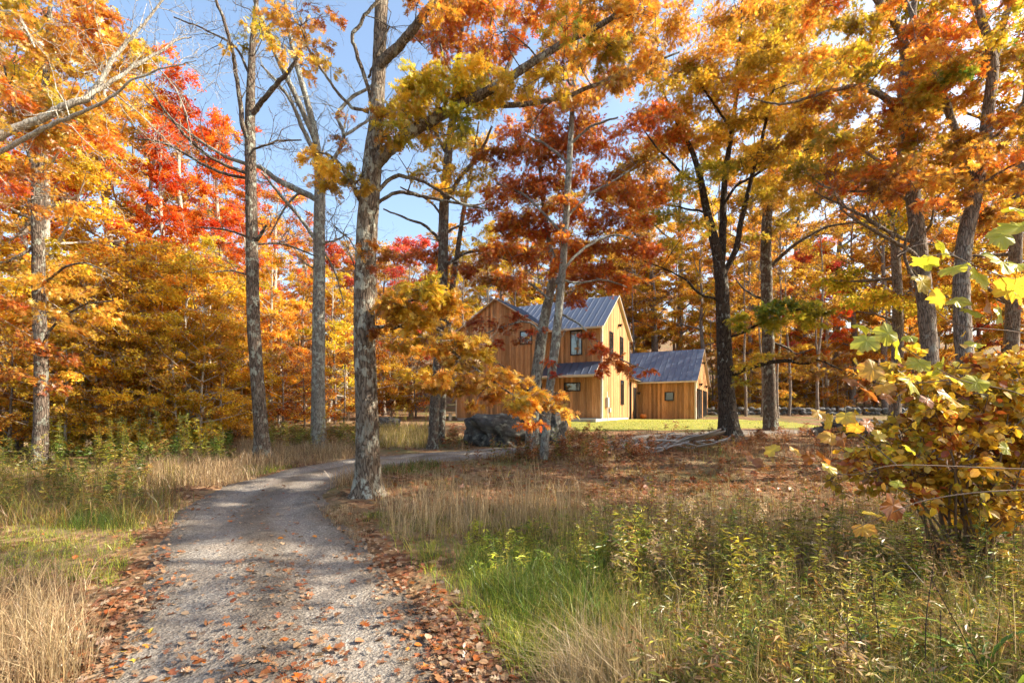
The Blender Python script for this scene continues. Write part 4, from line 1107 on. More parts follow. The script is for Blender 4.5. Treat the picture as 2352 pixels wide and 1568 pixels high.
# ---- K, L: left edge
WS = 0.75
t = Tree(20, .145)
Y = 13.5
P, R = pts([(92, 1062, 42), (93, 1030, 38), (96, 940, 36), (95, 820, 34), (90, 680, 32), (88, 560, 30), (86, 450, 28), (92, 360, 25), (100, 260, 21), (108, 150, 16), (115, 30, 11), (120, -100, 5)], Y)
t.trunk(root(P), R, 14, .35, 70)
for l, dy in [([(88, 420, 14), (70, 360, 13), (45, 300, 11), (25, 230, 8), (10, 150, 5)], -.8), ([(92, 360, 12), (115, 310, 11), (140, 260, 9), (180, 200, 5)], .8), ([(90, 560, 10), (40, 590, 9), (0, 605, 8), (-80, 600, 5)], -.6), ([(95, 800, 8), (130, 740, 7), (190, 700, 6), (260, 690, 4)], -1), ([(90, 660, 8), (140, 620, 7), (200, 610, 5), (260, 640, 3)], -1)]:
    P, R = pts(l, Y, dy); t.limb(P, R, 7)
clumps(t, [(40, 620, 46, OY), (110, 640, 48, ['gold', 'orange']), (180, 680, 44, OY), (30, 700, 46, ['orange', 'redorange']), (100, 720, 46, OY), (170, 760, 44, ['orange', 'gold']), (60, 790, 44, ['orange', 'rust']), (130, 820, 42, ['orange', 'rust']), (230, 720, 38, ['gold', 'orange']),
           (30, 860, 42, ['rust', 'orange']), (110, 880, 38, ['orange', 'rust']), (0, 520, 44, ['gold', 'orange']), (60, 470, 40, ['orange']), (10, 430, 46, ['redorange', 'red']), (60, 400, 42, ['redorange', 'orange']), (150, 460, 40, ['orange', 'gold']), (120, 380, 42, ['gold', 'orange']), (60, 300, 44, OY), (150, 300, 44, OY), (20, 240, 48, ['redorange', 'orange']),
           (100, 200, 48, OY), (180, 230, 44, ['gold', 'orange']), (40, 150, 50, ['gold', 'yolive']), (120, 110, 50, OY), (60, 60, 50, ['gold', 'orange']), (150, 30, 50, OY), (200, 130, 46, OY), (20, 10, 50, ['gold', 'orange'])], Y - .2, 150, .55, .8)
fill(t, 30, -20, 330, -40, 330, 10, 14.5, [['orange', 'gold'], ['gold', 'orange'], ['redorange', 'orange'], ['gold', 'yolive']])
t.bare(50, (.5, 1.4), 2, .014, 2.5)
t.build('oak_tree', at(92, 1058, Y), 'bark_mid', 'grey oak trunk near the left edge with orange leaves', group='trees beside the drive')

WS = 0.5
t = Tree(21, .145)
Y = 8.5
P, R = pts([(-170, 1190, 70), (-168, 1000, 64), (-165, 800, 60), (-160, 560, 56), (-150, 420, 50), (-140, 300, 40), (-135, 150, 34), (-130, 0, 28), (-125, -150, 20), (-120, -350, 8)], Y)
t.trunk(root(P), R, 16, .45, 70)
for l, dy in [([(-152, 420, 34), (-70, 345, 36), (20, 292, 35), (90, 262, 33), (150, 238, 31), (195, 218, 27), (232, 160, 20), (265, 105, 16), (310, 62, 13), (345, 25, 10), (400, -30, 6)], .6),
              ([(185, 225, 18), (240, 196, 17), (290, 168, 15), (350, 128, 12), (400, 100, 8), (440, 85, 5)], .8),
              ([(-150, 440, 22), (-60, 372, 22), (30, 325, 20), (100, 288, 18), (170, 260, 15), (250, 228, 12), (310, 180, 9), (390, 152, 6), (450, 140, 3)], -.5),
              ([(-136, 120, 20), (-60, 60, 20), (20, 30, 18), (60, 70, 12), (80, 110, 6)], -.4), ([(340, 130, 7), (390, 190, 6), (430, 260, 4), (440, 330, 3)], .4), ([(240, 195, 7), (300, 240, 6), (360, 300, 5), (420, 360, 3)], .6)]:
    P, R = pts(l, Y, dy); t.limb(P, R, 10)
clumps(t, [(-40, 260, 50, OY), (-100, 160, 60, OY), (-60, 80, 60, OY), (30, 40, 36, ['gold', 'orange']), (-120, 500, 50, OY), (-60, 440, 44, ['redorange', 'orange']), (20, 430, 30, ['red', 'redorange'])], Y, 200, .6, .4)
t.bare(85, (.35, 1.1), 2, .012, 4.5)
t.build('oak_tree', at(-170, 1185, Y), 'bark_pale', 'pale-barked tree leaning its long bare boughs in from the left edge', group='trees beside the drive')

# ================================================================== THE WOOD BEHIND
KD = {
    'orange_oak': Kind('orange_oak', 31, 20, 4.5, 4.6, .26, 17, [['orange', 'gold'], ['gold', 'brown'], ['gold', 'orange'], ['brown', 'orange']], up=(8, 50), bare=50),
    'red_maple': Kind('red_maple', 32, 21, 5, 4.0, .24, 18, [['red', 'redorange'], ['redorange'], ['red']], up=(25, 62), bark='bark_pale', shape='cone'),
    'flame_oak': Kind('flame_oak', 33, 18, 3.5, 4.4, .22, 16, [['redorange', 'orange'], ['orange', 'gold'], ['redorange', 'pink'], ['gold', 'orange']], up=(10, 52), bark='bark_pale', bare=60),
    'gold_oak': Kind('gold_oak', 34, 17, 3.5, 4.4, .22, 16, [['gold', 'yellow'], ['gold', 'yolive'], ['gold', 'orange']], up=(10, 50), bark='bark_pale', bare=60),
    'rust_oak': Kind('rust_oak', 35, 17, 4, 4.4, .24, 15, [['rust', 'orange'], ['brown', 'gold'], ['rust', 'brown']], up=(10, 50)),
    'pink_maple': Kind('pink_maple', 36, 14.5, 4, 3.6, .18, 15, [['pink', 'red'], ['pink'], ['pink', 'orange']], up=(25, 58)),
    'olive_oak': Kind('olive_oak', 37, 17, 4.5, 4.4, .22, 15, [['yolive', 'gold'], ['olive', 'gold'], ['gold', 'brown']], up=(10, 50)),
    'bare_oak': Kind('bare_oak', 38, 17, 4, 3.8, .20, 14, [['gold', 'rust'], ['brown']], dens=75, up=(20, 60), bare=120, bark='bark_grey'),
    'thin_tree': Kind('thin_tree', 39, 13, 6.5, 1.8, .085, 9, [['gold', 'brown'], ['orange', 'brown']], dens=55, nclump=2, up=(20, 60), bark='bark_far'),
    'gold_sapling': Kind('gold_sapling', 41, 7, .3, 2.9, .07, 22, [['gold', 'orange'], ['gold', 'yellow'], ['yellow', 'brown'], ['gold', 'brown']], leaf=.13, dens=100, up=(0, 40), clR=(.5, .75), nclump=3, flat=.35, bare=30, bareL=(.4, 1.2), bark='bark_pale'),
    'orange_sapling': Kind('orange_sapling', 42, 6, .3, 2.7, .06, 20, [['orange', 'gold'], ['orange', 'brown'], ['gold'], ['brown', 'gold']], leaf=.13, dens=100, up=(0, 40), clR=(.5, .75), nclump=3, flat=.35, bare=40, bareL=(.4, 1.2), bark='bark_pale'),
    'brown_sapling': Kind('brown_sapling', 43, 4.5, .4, 2.1, .05, 13, [['brown', 'rust'], ['rust', 'orange'], ['brown', 'gold']], leaf=.12, dens=60, up=(5, 45), clR=(.4, .65), nclump=3, flat=.4, bare=50, bareL=(.4, 1.2)),
    'yellow_sapling': Kind('yellow_sapling', 44, 5, .4, 2.0, .05, 13, [['yellow', 'gold'], ['yolive', 'gold']], leaf=.12, dens=75, up=(5, 45), clR=(.4, .65), nclump=3, flat=.4, bare=20, bareL=(.4, 1.)),
}
WORDS = {'orange_oak': 'orange-leaved oak', 'red_maple': 'tall bright red maple', 'flame_oak': 'flame orange oak', 'gold_oak': 'golden oak', 'rust_oak': 'rust-brown oak', 'pink_maple': 'pinkish red maple',
         'olive_oak': 'olive-gold oak', 'bare_oak': 'nearly bare grey oak', 'thin_tree': 'thin straight young tree', 'gold_sapling': 'low golden sapling', 'orange_sapling': 'low orange sapling', 'brown_sapling': 'brown leafy bush', 'yellow_sapling': 'yellow leafy bush'}
rr = random.Random(5)
def plant(L, where, group):
    for (u, Y, k, sc) in L:
        x = (u - UC) / FPX * Y
        KD[k].put(x, Y, sc * rr.uniform(.95, 1.05), rr.uniform(0, 6.28), WORDS[k] + ' ' + where, group)
plant([(-330, 17, 'orange_oak', .9), (-170, 21, 'flame_oak', 1), (-20, 23, 'orange_oak', 1), (110, 21, 'gold_oak', 1), (230, 25, 'flame_oak', 1.08), (320, 26, 'orange_oak', .85), (290, 31, 'orange_oak', 1.05),
       (60, 28, 'red_maple', 1.0), (170, 32, 'gold_oak', 1.25)], 'in the left wood beyond the roadside weeds', 'trees of the left wood')
plant([(432, 24.5, 'red_maple', .86), (500, 27, 'red_maple', .78), (375, 23, 'red_maple', .66)], 'topping the left wood against the sky', 'trees of the left wood')
plant([(500, 30, 'flame_oak', .98), (560, 27, 'flame_oak', .66), (640, 31, 'flame_oak', .84), (590, 35, 'red_maple', .82), (700, 34, 'flame_oak', .74), (770, 36, 'pink_maple', .86), (690, 27, 'orange_oak', .5),
       (470, 22, 'gold_oak', .5), (800, 42, 'rust_oak', .72), (620, 23, 'gold_oak', .5), (760, 28, 'gold_oak', .52)], 'in the wood behind the two slender oaks', 'trees behind the slender oaks')
for (u, Y, k, sc) in [(-60, 16.5, 'orange_sapling', 1), (40, 17.5, 'brown_sapling', .9), (120, 18, 'orange_sapling', 1.05), (190, 16.8, 'gold_sapling', .85), (250, 19, 'gold_sapling', 1), (310, 18, 'gold_sapling', .95), (370, 19.5, 'gold_sapling', 1.05),
                      (430, 18.2, 'gold_sapling', .95), (480, 20, 'gold_sapling', 1.05), (520, 23, 'orange_sapling', 1.05), (400, 22, 'orange_sapling', 1.3), (300, 22.5, 'orange_sapling', 1.2), (200, 22, 'gold_sapling', 1.2), (90, 21, 'brown_sapling', 1.2),
                      (640, 24, 'orange_sapling', 1), (680, 27, 'brown_sapling', 1.2), (770, 26, 'yellow_sapling', 1.1), (800, 30, 'orange_sapling', 1.2), (580, 26, 'orange_sapling', 1.2), (700, 22.5, 'brown_sapling', .8), (850, 33, 'brown_sapling', 1.2), (900, 35, 'orange_sapling', 1.1), (150, 15.6, 'orange_sapling', .62), (225, 16.3, 'gold_sapling', .62), (285, 16.6, 'gold_sapling', .7), (345, 16.9, 'gold_sapling', .66), (405, 17.0, 'gold_sapling', .62), (460, 17.4, 'gold_sapling', .66), (510, 18.6, 'gold_sapling', .62), (20, 15.4, 'brown_sapling', .8), (650, 21.5, 'brown_sapling', .8), (560, 21, 'orange_sapling', .7), (790, 24, 'brown_sapling', .8), (955, 36, 'brown_sapling', 1.1)]:
    plant([(u, Y, k, sc)], 'at the foot of the left wood', 'saplings along the left wood')
plant([(840, 44, 'rust_oak', .8), (880, 39, 'orange_oak', .62), (945, 38, 'pink_maple', .98), (1000, 46, 'gold_oak', .85), (1060, 41, 'olive_oak', .8), (1120, 48, 'gold_oak', 1.0), (1180, 44, 'olive_oak', .85), (1240, 52, 'rust_oak', 1.05),
       (1300, 47, 'bare_oak', 1.), (1340, 52, 'gold_oak', 1.), (1400, 48, 'olive_oak', .95), (1460, 52, 'rust_oak', 1.05), (1510, 47, 'orange_oak', .85), (1560, 50, 'olive_oak', 1.0), (1610, 46, 'rust_oak', .95), (1090, 56, 'bare_oak', 1.), (920, 54, 'rust_oak', 1.),
       (1030, 60, 'orange_oak', 1.), (1150, 62, 'rust_oak', 1.1), (1430, 60, 'gold_oak', 1.1)], 'in the wood behind the house', 'trees behind the house')
plant([(1660, 52, 'olive_oak', 1.), (1720, 44, 'rust_oak', 1.0), (1800, 48, 'orange_oak', 1.0), (1850, 45, 'pink_maple', 1.05), (1790, 47, 'pink_maple', .75), (1900, 44, 'red_maple', .75), (1960, 46, 'rust_oak', 1.1), (2030, 43, 'orange_oak', 1.05), (2090, 45, 'rust_oak', 1.1),
       (2150, 45, 'gold_oak', 1.15), (2220, 45, 'orange_oak', 1.1), (2300, 49, 'rust_oak', 1.15), (2370, 44, 'orange_oak', 1.1), (2460, 47, 'flame_oak', 1.1), (2560, 43, 'orange_oak', 1.1), (2010, 52, 'olive_oak', 1.1), (2250, 50, 'pink_maple', 1.3), (2420, 50, 'gold_oak', 1.2)],
      'in the wood on the right beyond the stone wall', 'trees of the right wood')
plant([(1505, 50, 'orange_oak', 1.3), (1420, 58, 'gold_oak', 1.5), (1560, 60, 'orange_oak', 1.6), (1650, 58, 'gold_oak', 1.75), (1730, 56, 'orange_oak', 1.6), (1830, 58, 'olive_oak', 1.8), (1920, 56, 'orange_oak', 1.55), (2010, 58, 'gold_oak', 1.75), (2110, 54, 'flame_oak', 1.6), (2210, 56, 'orange_oak', 1.6), (1200, 62, 'orange_oak', 1.35), (1290, 64, 'gold_oak', 1.5)],
      'standing tall at the back of the right wood', 'tall trees at the back of the right wood')
plant([(2060, 17, 'olive_oak', .9), (2320, 15.5, 'orange_oak', .85), (2440, 18, 'flame_oak', .95)], 'rising behind the thick trunks at the right', 'trees behind the right trunks')
# trees standing just outside the picture on the right: their shade falls across the drive
for (x, y, k, sc) in [(24, 5.2, 'bare_oak', .9), (15.5, -1.5, 'bare_oak', 1.0), (21, 12.6, 'bare_oak', 1.0), (20, 6.5, 'bare_oak', 1.0), (14, 5.3, 'thin_tree', 1.5), (12, 6.8, 'thin_tree', 1.4), (17, 7.5, 'thin_tree', 1.55)]:
    KD[k].put(x, y, sc, rr.uniform(0, 6), WORDS[k] + ' shading the meadow from the right', 'shade trees right of the meadow')
for k_ in range(46):
    u = rr.uniform(-100, 2500); Y = rr.uniform(34, 60)
    if 1040 < u < 1640 and Y < 46: Y += 12
    plant([(u, Y, 'thin_tree', rr.uniform(.8, 1.25))], 'among the trunks of the background wood', 'thin trees of the background wood')
for k_ in range(44):
    u = rr.uniform(1640, 2550); Y = rr.uniform(42, 54)
    plant([(u, Y, rr.choice(['brown_sapling', 'brown_sapling', 'orange_sapling', 'yellow_sapling']), rr.uniform(.7, 1.2))], 'on the floor of the right wood', 'bushes of the right wood')
for k_ in range(16):
    u = rr.uniform(820, 1640); Y = rr.uniform(46, 58)
    plant([(u, Y, rr.choice(['brown_sapling', 'orange_sapling', 'yellow_sapling']), rr.uniform(.8, 1.3))], 'on the wood floor behind the house', 'bushes behind the house')
for k_ in range(60):
    Y = rr.uniform(58, 105); x = rr.uniform(-1.15, 1.25) * Y
    KD_k = rr.choice(['rust_oak', 'orange_oak', 'olive_oak', 'gold_oak', 'rust_oak', 'flame_oak', 'bare_oak'])
    KD[KD_k].put(x, Y, rr.uniform(.85, 1.15), rr.uniform(0, 6.28), WORDS[KD_k] + ' deep in the far wood', 'trees of the far wood')

# ================================================================== STONES, WALL, WOOD PILE
def rock_material(name, dark, light, lich):
    m, t, o = newmat(name)
    v = coords(t)
    n = noise(t, v, 3., 8, .68)
    c = mixc(t, ramp(t, n, [(.32, (0, 0, 0)), (.68, (1, 1, 1))]), dark, light)
    l = noise(t, v, 5.5, 5, .6)
    c = mixc(t, ramp(t, l, [(.54, (0, 0, 0)), (.62, (.8, .8, .8))]), c, lich)
    surf(t, o, c, .95, mixc(t, .5, n, noise(t, v, 14, 6, .7)), 1., .06, spec=.15)
    return m
M['rock'] = rock_material('boulder_rock', (.022, .020, .018), (.13, .12, .11), (.19, .195, .16))
M['wallstone'] = rock_material('wall_stone', (.06, .06, .058), (.20, .195, .185), (.28, .28, .25))
def rock_mesh(seed, sub=4, amp=.22, flat=.0):
    import bmesh
    bm = bmesh.new()
    bmesh.ops.create_icosphere(bm, subdivisions=sub, radius=1)
    r = np.random.default_rng(seed)
    V = np.array([v.co[:] for v in bm.verts])
    cuts = unit(r.standard_normal((9, 3))); d = r.uniform(.62, .9, 9)
    for c, q in zip(cuts, d):
        over = V @ c - q
        V -= np.where(over > 0, over, 0)[:, None] * c[None] * .85
    for f, a in ((1.6, amp), (3.7, amp * .5), (8, amp * .3), (17, amp * .12)):
        ph = r.random((3, 3)) * 6
        V += unit(V) * (a * (np.sin(V @ (r.standard_normal(3) * f) + ph[0, 0]) * np.sin(V @ (r.standard_normal(3) * f) + ph[0, 1]) ))[:, None]
    for v, c in zip(bm.verts, V): v.co = c
    me = bpy.data.meshes.new('rock'); bm.to_mesh(me); bm.free()
    for p in me.polygons: p.use_smooth = sub >= 4
    return me
def rock(name, seed, loc, sc, rz, label, cat='boulder', tilt=0., mat='rock', sub=5):
    me = rock_mesh(seed, sub); me.materials.append(M[mat])
    o = bpy.data.objects.new(name, me); link(o); o.location = loc; o.scale = sc; o.rotation_euler = (tilt, tilt * .6, rz)
    return tag(o, label, cat)
p = at(1150, 1000, 18.3)
rock('boulder', 3, (p[0], p[1], g1(p[0], p[1]) + .35), (1.5, 1.0, .85), .3, 'large dark lichened boulder left of the grey oak before the house', tilt=.22)
p = at(1262, 985, 18.6)
rock('boulder', 8, (p[0], p[1], g1(p[0], p[1]) + .65), (.9, .8, 1.1), 1.1, 'upright dark boulder just behind the grey oak stems', tilt=-.1)
p = at(845, 995, 24)
rock('boulder', 5, (p[0] + .9, p[1], g1(p[0], p[1]) + .1), (.8, .6, .4), .5, 'low grey rock in yellow grass left of the thick oak')
p = at(770, 1012, 19.5)
rock('boulder', 12, (p[0], p[1], g1(p[0], p[1]) + .05), (.55, .5, .32), .2, 'small pale rock in the grass between slender and thick oaks')
p = at(1960, 1010, 19)
rock('boulder', 6, (p[0], p[1], g1(p[0], p[1]) + .2), (1.7, .8, .6), .2, 'dark low rock in shade right of the straight oak')

swl = empty('stone_wall', (18.5, 40, g1(18.5, 40)), 0, 'long low dry stone wall at the edge of the right wood', 'wall')
stones = [rock_mesh(100 + k, 2, .2) for k in range(6)]
for me in stones: me.materials.append(M['wallstone'])
sr = random.Random(4)
for k in range(100):
    x = -4.5 + (k % 50) * .52 + sr.uniform(-.1, .1); row = k // 50
    o = bpy.data.objects.new('stone', sr.choice(stones)); link(o, swl)
    wx = 18.5 + x
    o.location = (x, sr.uniform(-.15, .15), g1(wx, 40) - g1(18.5, 40) + .15 + row * .30 + sr.uniform(-.05, .05))
    o.scale = (sr.uniform(.26, .42), .3, sr.uniform(.15, .22)); o.rotation_euler = (sr.uniform(-.2, .2), sr.uniform(-.2, .2), sr.uniform(-.3, .3))

M['greywood'] = simple('weathered_grey_wood', (.34, .31, .28), .9, 0, .45, 5., .5, .1, (1, 1, 1))
def log(u0, v0, u1, v1, Y, r, lift, name, label, cat, group=None, planky=False, dY=0.):
    a = at(u0, v0, Y); b = at(u1, v1, Y + dY)
    a[2] = g1(a[0], a[1]) + lift[0]; b[2] = g1(b[0], b[1]) + lift[1]
    Q = np.array([a, (a * 2 + b) / 3 + RNG.normal(0, .04, 3), (a + b * 2) / 3 + RNG.normal(0, .04, 3), b])
    Q = crom(Q, 10)
    mb = MB()
    if planky:
        d = unit(b - a); sd_ = unit(np.cross(d, [0, .5, 1.])); up = np.cross(sd_, d)
        V = []
        for q in Q:
            for s_, z_ in ((-1, -1), (1, -1), (1, 1), (-1, 1)): V.append(q - a + sd_ * s_ * r * 1.6 + up * z_ * r * .25)
        i_ = np.arange(len(Q) - 1)[:, None] * 4; j_ = np.arange(4)[None]
        mb.add(V, np.stack([i_ + j_, i_ + (j_ + 1) % 4, i_ + 4 + (j_ + 1) % 4, i_ + 4 + j_], -1).reshape(-1, 4))
        mb.add(np.array(V)[[0, 1, 2, 3, -4, -3, -2, -1]], [(3, 2, 1, 0), (4, 5, 6, 7)])
    else:
        mb.tube(Q - a, np.linspace(r, r * .6, 10), 8, twist=1 + .08 * RNG.standard_normal((10, 8)), cap=True)
    o = mb.build(name, M['greywood'], None, loc=tuple(a))
    return tag(o, label, cat, group)
log(1490, 1018, 1560, 1035, 15, 0.042, (0.37, 0.30), 'dead_branch', 'grey dead branch sloping down at the left of the plank pile', 'branch')
log(1545, 1036, 1655, 1010, 15, 0.059, (0.20, 0.58), 'weathered_plank', 'longest pale plank slanting across the plank pile', 'plank', 'planks of the pile', True)
log(1580, 1030, 1665, 1018, 15.3, 0.050, (0.24, 0.50), 'weathered_plank', 'pale plank just behind the longest slanting plank', 'plank', 'planks of the pile', True)
log(1635, 1040, 1678, 1022, 14.8, 0.042, (0.15, 0.42), 'weathered_plank', 'short plank propped at the right end of the plank pile', 'plank', 'planks of the pile', True)
log(1540, 1022, 1610, 1024, 15.6, 0.042, (0.26, 0.36), 'weathered_plank', 'flat plank lying across the back of the plank pile', 'plank', 'planks of the pile', True)
log(1510, 1034, 1550, 1014, 15.2, 0.033, (0.16, 0.54), 'dead_branch', 'thin dead branch standing out of the left of the plank pile', 'branch')
log(1600, 1042, 1670, 1032, 14.7, 0.042, (0.15, 0.32), 'weathered_plank', 'lowest plank on the near side of the plank pile', 'plank', 'planks of the pile', True)
log(1460, 1030, 1500, 1040, 15, 0.025, (.05, .05), 'dead_branch', 'grey stick on the ground left of the plank pile', 'branch')
log(1420, 1010, 1440, 1045, 15.5, 0.022, (.35, .02), 'dead_branch', 'grey stick leaning in the brush left of the plank pile', 'branch')

rp = random.Random(31)
for k in range(12):
    u = rp.uniform(1500, 1660); L_ = rp.uniform(30, 70) * rp.choice((-1, 1)); v = rp.uniform(1016, 1040)
    log(u, v, u + L_, v - 6, rp.uniform(14.5, 15.6), rp.uniform(.018, .035), (rp.uniform(.03, .2), rp.uniform(.1, .45)), 'dead_branch', 'thin pale stick tangled in the plank pile', 'branch', 'sticks of the plank pile')

# ================================================================== GROUND COVER
UP = np.array([0, 0, 1.])
def zone(u0, u1, v0, v1, n, r=RNG):
    u = r.uniform(u0, u1, n); v = r.uniform(v0, v1, n)
    x, y = gp(u, v)
    return x, y
def blades(mb, x, y, h, wd, lean, cols, r=RNG, wind=(0, 0)):
    n = len(x)
    z = gz(x, y) - .02
    th = r.uniform(0, 6.283, n)
    sd_ = np.column_stack([np.cos(th), np.sin(th), np.zeros(n)])
    ph = r.uniform(0, 6.283, n)
    ln = np.column_stack([np.cos(ph) + wind[0], np.sin(ph) + wind[1], np.zeros(n)]) * (np.abs(r.normal(0, 1, n)) * lean * h)[:, None]
    B = np.column_stack([x, y, z])
    w_ = (wd * r.uniform(.7, 1.3, n))[:, None] * np.maximum(1, y / 7.)[:, None] ** .6
    H = h[:, None]
    m1 = B + UP * H * .55 + ln * .35
    tip = B + UP * H * (1 - .18 * np.minimum(np.linalg.norm(ln, axis=1) / (h + 1e-6), 1.6))[:, None] + ln
    V = np.stack([B - sd_ * w_, B + sd_ * w_, m1 - sd_ * w_ * .75, m1 + sd_ * w_ * .75, tip], 1).reshape(-1, 3)
    F = (np.arange(n)[:, None, None] * 5 + np.array([(0, 1, 3), (0, 3, 2), (2, 3, 4)])[None]).reshape(-1, 3)
    mb.add(V, F, np.repeat(cols, 5, 0))
def tufts(mb, x, y, per, spread, h, hv, wd, lean, col, r=RNG, keep_road=1.1, wind=(0, 0)):
    """tufts of blades round the centres x, y"""
    n = len(x)
    hh = np.repeat(h * r.uniform(1 - hv, 1 + hv, n), per) * r.uniform(.6, 1.1, n * per)
    X = np.repeat(x, per) + r.normal(0, spread, n * per); Y = np.repeat(y, per) + r.normal(0, spread, n * per)
    tone = np.repeat(r.uniform(.5, 1.25, n), per)[:, None] * r.uniform(.7, 1.2, n * per)[:, None]
    C = pal(col, n * per, r) / 1.2 * tone
    k = road_dist(X, Y) > keep_road
    blades(mb, X[k], Y[k], hh[k], wd, lean, C[k], r, wind)

def rightof(x, y, d0=1.5):
    cx = np.interp(y, RC[:, 1][:240], RC[:, 0][:240]); return (x > cx) & (road_dist(x, y) > d0)
# dry pink-tan grass of the verges
mb = MB()
x, y = zone(330, 860, 1045, 1118, 1100); tufts(mb, x, y, 9, .10, .40, .5, .0035, .6, ['pinkstraw', 'pinkstraw', 'straw'])
x, y = zone(840, 1010, 985, 1030, 500); tufts(mb, x, y, 8, .10, .45, .4, .004, .45, ['straw', 'weedyellow'])
x, y = zone(560, 860, 1000, 1045, 700); tufts(mb, x, y, 8, .12, .4, .4, .004, .45, ['pinkstraw', 'straw'])
x, y = zone(-150, 420, 1085, 1215, 620); tufts(mb, x, y, 9, .09, .42, .5, .003, .7, ['pinkstraw', 'weedyellow', 'brown', 'weedgreen'])
x, y = zone(-250, 190, 1330, 1620, 420); tufts(mb, x, y, 9, .05, .40, .4, .0024, .65, ['straw', 'pinkstraw'])
x, y = zone(720, 830, 1165, 1260, 150); tufts(mb, x, y, 10, .07, .16, .4, .0022, .7, ['straw', 'pinkstraw'], keep_road=1.0)
tag(mb.build('dry_grass', M['grass'], None, True), 'pinkish tan dry grass along the verges of the drive', 'grass', kind='stuff')
# tall pale stalks right of the big oak
mb = MB()
x, y = zone(880, 1330, 1165, 1245, 190); tufts(mb, x, y, 7, .06, .72, .4, .0032, .34, ['straw'])
x, y = zone(900, 1300, 1175, 1240, 60); tufts(mb, x, y, 5, .05, 1.0, .2, .003, .22, ['straw'])
x, y = zone(1300, 2000, 1150, 1260, 150); tufts(mb, x, y, 6, .05, .68, .3, .002, .25, ['straw'])
x, y = zone(1290, 1520, 1520, 1680, 60); tufts(mb, x, y, 30, .06, .42, .35, .0019, .6, ['straw'], wind=(-.6, .1))
x, y = zone(1500, 2100, 1560, 1680, 50); tufts(mb, x, y, 16, .06, .32, .3, .0019, .6, ['straw', 'pinkstraw'])
x, y = zone(1330, 2560, 1235, 1640, 240); k = rightof(x, y, 2.0); tufts(mb, x[k], y[k], 7, .08, .62, .4, .0019, .5, ['straw', 'pinkstraw', 'weedyellow'])
x, y = zone(1250, 2300, 1180, 1260, 230); tufts(mb, x, y, 6, .07, .45, .5, .0024, .5, ['straw', 'straw', 'weedyellow'])
tag(mb.build('tall_straw_grass', M['grass'], None, True), 'tall pale straw grass stalks right of the thick oak', 'grass', kind='stuff')
# green grass
mb = MB()
x, y = zone(790, 1450, 1180, 1560, 900); k = rightof(x, y); tufts(mb, x[k], y[k], 22, .06, .19, .5, .0022, .75, ['green', 'green', 'weedyellow', 'limey'])
x, y = zone(960, 1420, 1290, 1440, 210); k = rightof(x, y, 1.75); tufts(mb, x[k], y[k], 30, .06, .32, .35, .0024, .75, ['green', 'weedgreen'])
x, y = zone(-200, 330, 1195, 1345, 420); tufts(mb, x, y, 18, .07, .13, .5, .0022, .8, ['green', 'limey', 'weedyellow'], keep_road=1.35)
x, y = zone(150, 300, 1190, 1215, 40); tufts(mb, x, y, 30, .06, .3, .3, .0022, .7, ['green', 'weedgreen'], keep_road=1.25)
x, y = zone(560, 840, 1072, 1092, 260); tufts(mb, x, y, 10, .1, .14, .4, .004, .6, ['green', 'limey'], keep_road=1.15)
x, y = zone(880, 1010, 1058, 1090, 160); tufts(mb, x, y, 10, .1, .2, .4, .004, .6, ['green', 'weedgreen', 'pinkstraw'], keep_road=1.15)
tag(mb.build('green_grass', M['grass'], None, True), 'bright green grass tufts at the edges of the drive', 'grass', kind='stuff')
# meadow on the right: olive, tan and green mixed
mb = MB()
x, y = zone(1150, 2600, 1225, 1700, 2000); k = rightof(x, y, 1.85); x, y = x[k], y[k]; tufts(mb, x, y, 10, .07, .30, .6, .0026, .9, ['weedgreen', 'weedyellow', 'green', 'pinkstraw'])
x, y = zone(1000, 2500, 1165, 1250, 420); k = rightof(x, y, 1.85); tufts(mb, x[k], y[k], 10, .08, .26, .5, .003, .6, ['pinkstraw', 'straw', 'weedyellow'])
x, y = zone(860, 2500, 1050, 1190, 1500); tufts(mb, x, y, 8, .10, .17, .6, .004, .8, ['pinkstraw', 'brown', 'litter', 'weedyellow'], keep_road=1.25)
x, y = zone(1040, 2200, 990, 1060, 700); tufts(mb, x, y, 8, .12, .26, .6, .0045, .7, ['pinkstraw', 'brown', 'litter'], keep_road=1.25)
tag(mb.build('meadow_grass', M['grass'], None, True), 'tangled olive and tan meadow grass in the right foreground', 'grass', kind='stuff')
mb = MB()
n = 9000
x = RNG.uniform(2.4, 15.5, n); y = RNG.uniform(21.8, 29, n)
k = (lawn_z(x, y) > gz(x, y) + .01) & (road_dist(x, y) > 1.5)
blades(mb, x[k], y[k], RNG.uniform(.06, .13, k.sum()), .005, .7, pal(['limey', 'weedyellow', 'green'], k.sum()))
tag(mb.build('lawn_grass', M['grass'], None, True), 'short sunlit lawn grass before the house', 'grass', kind='stuff')

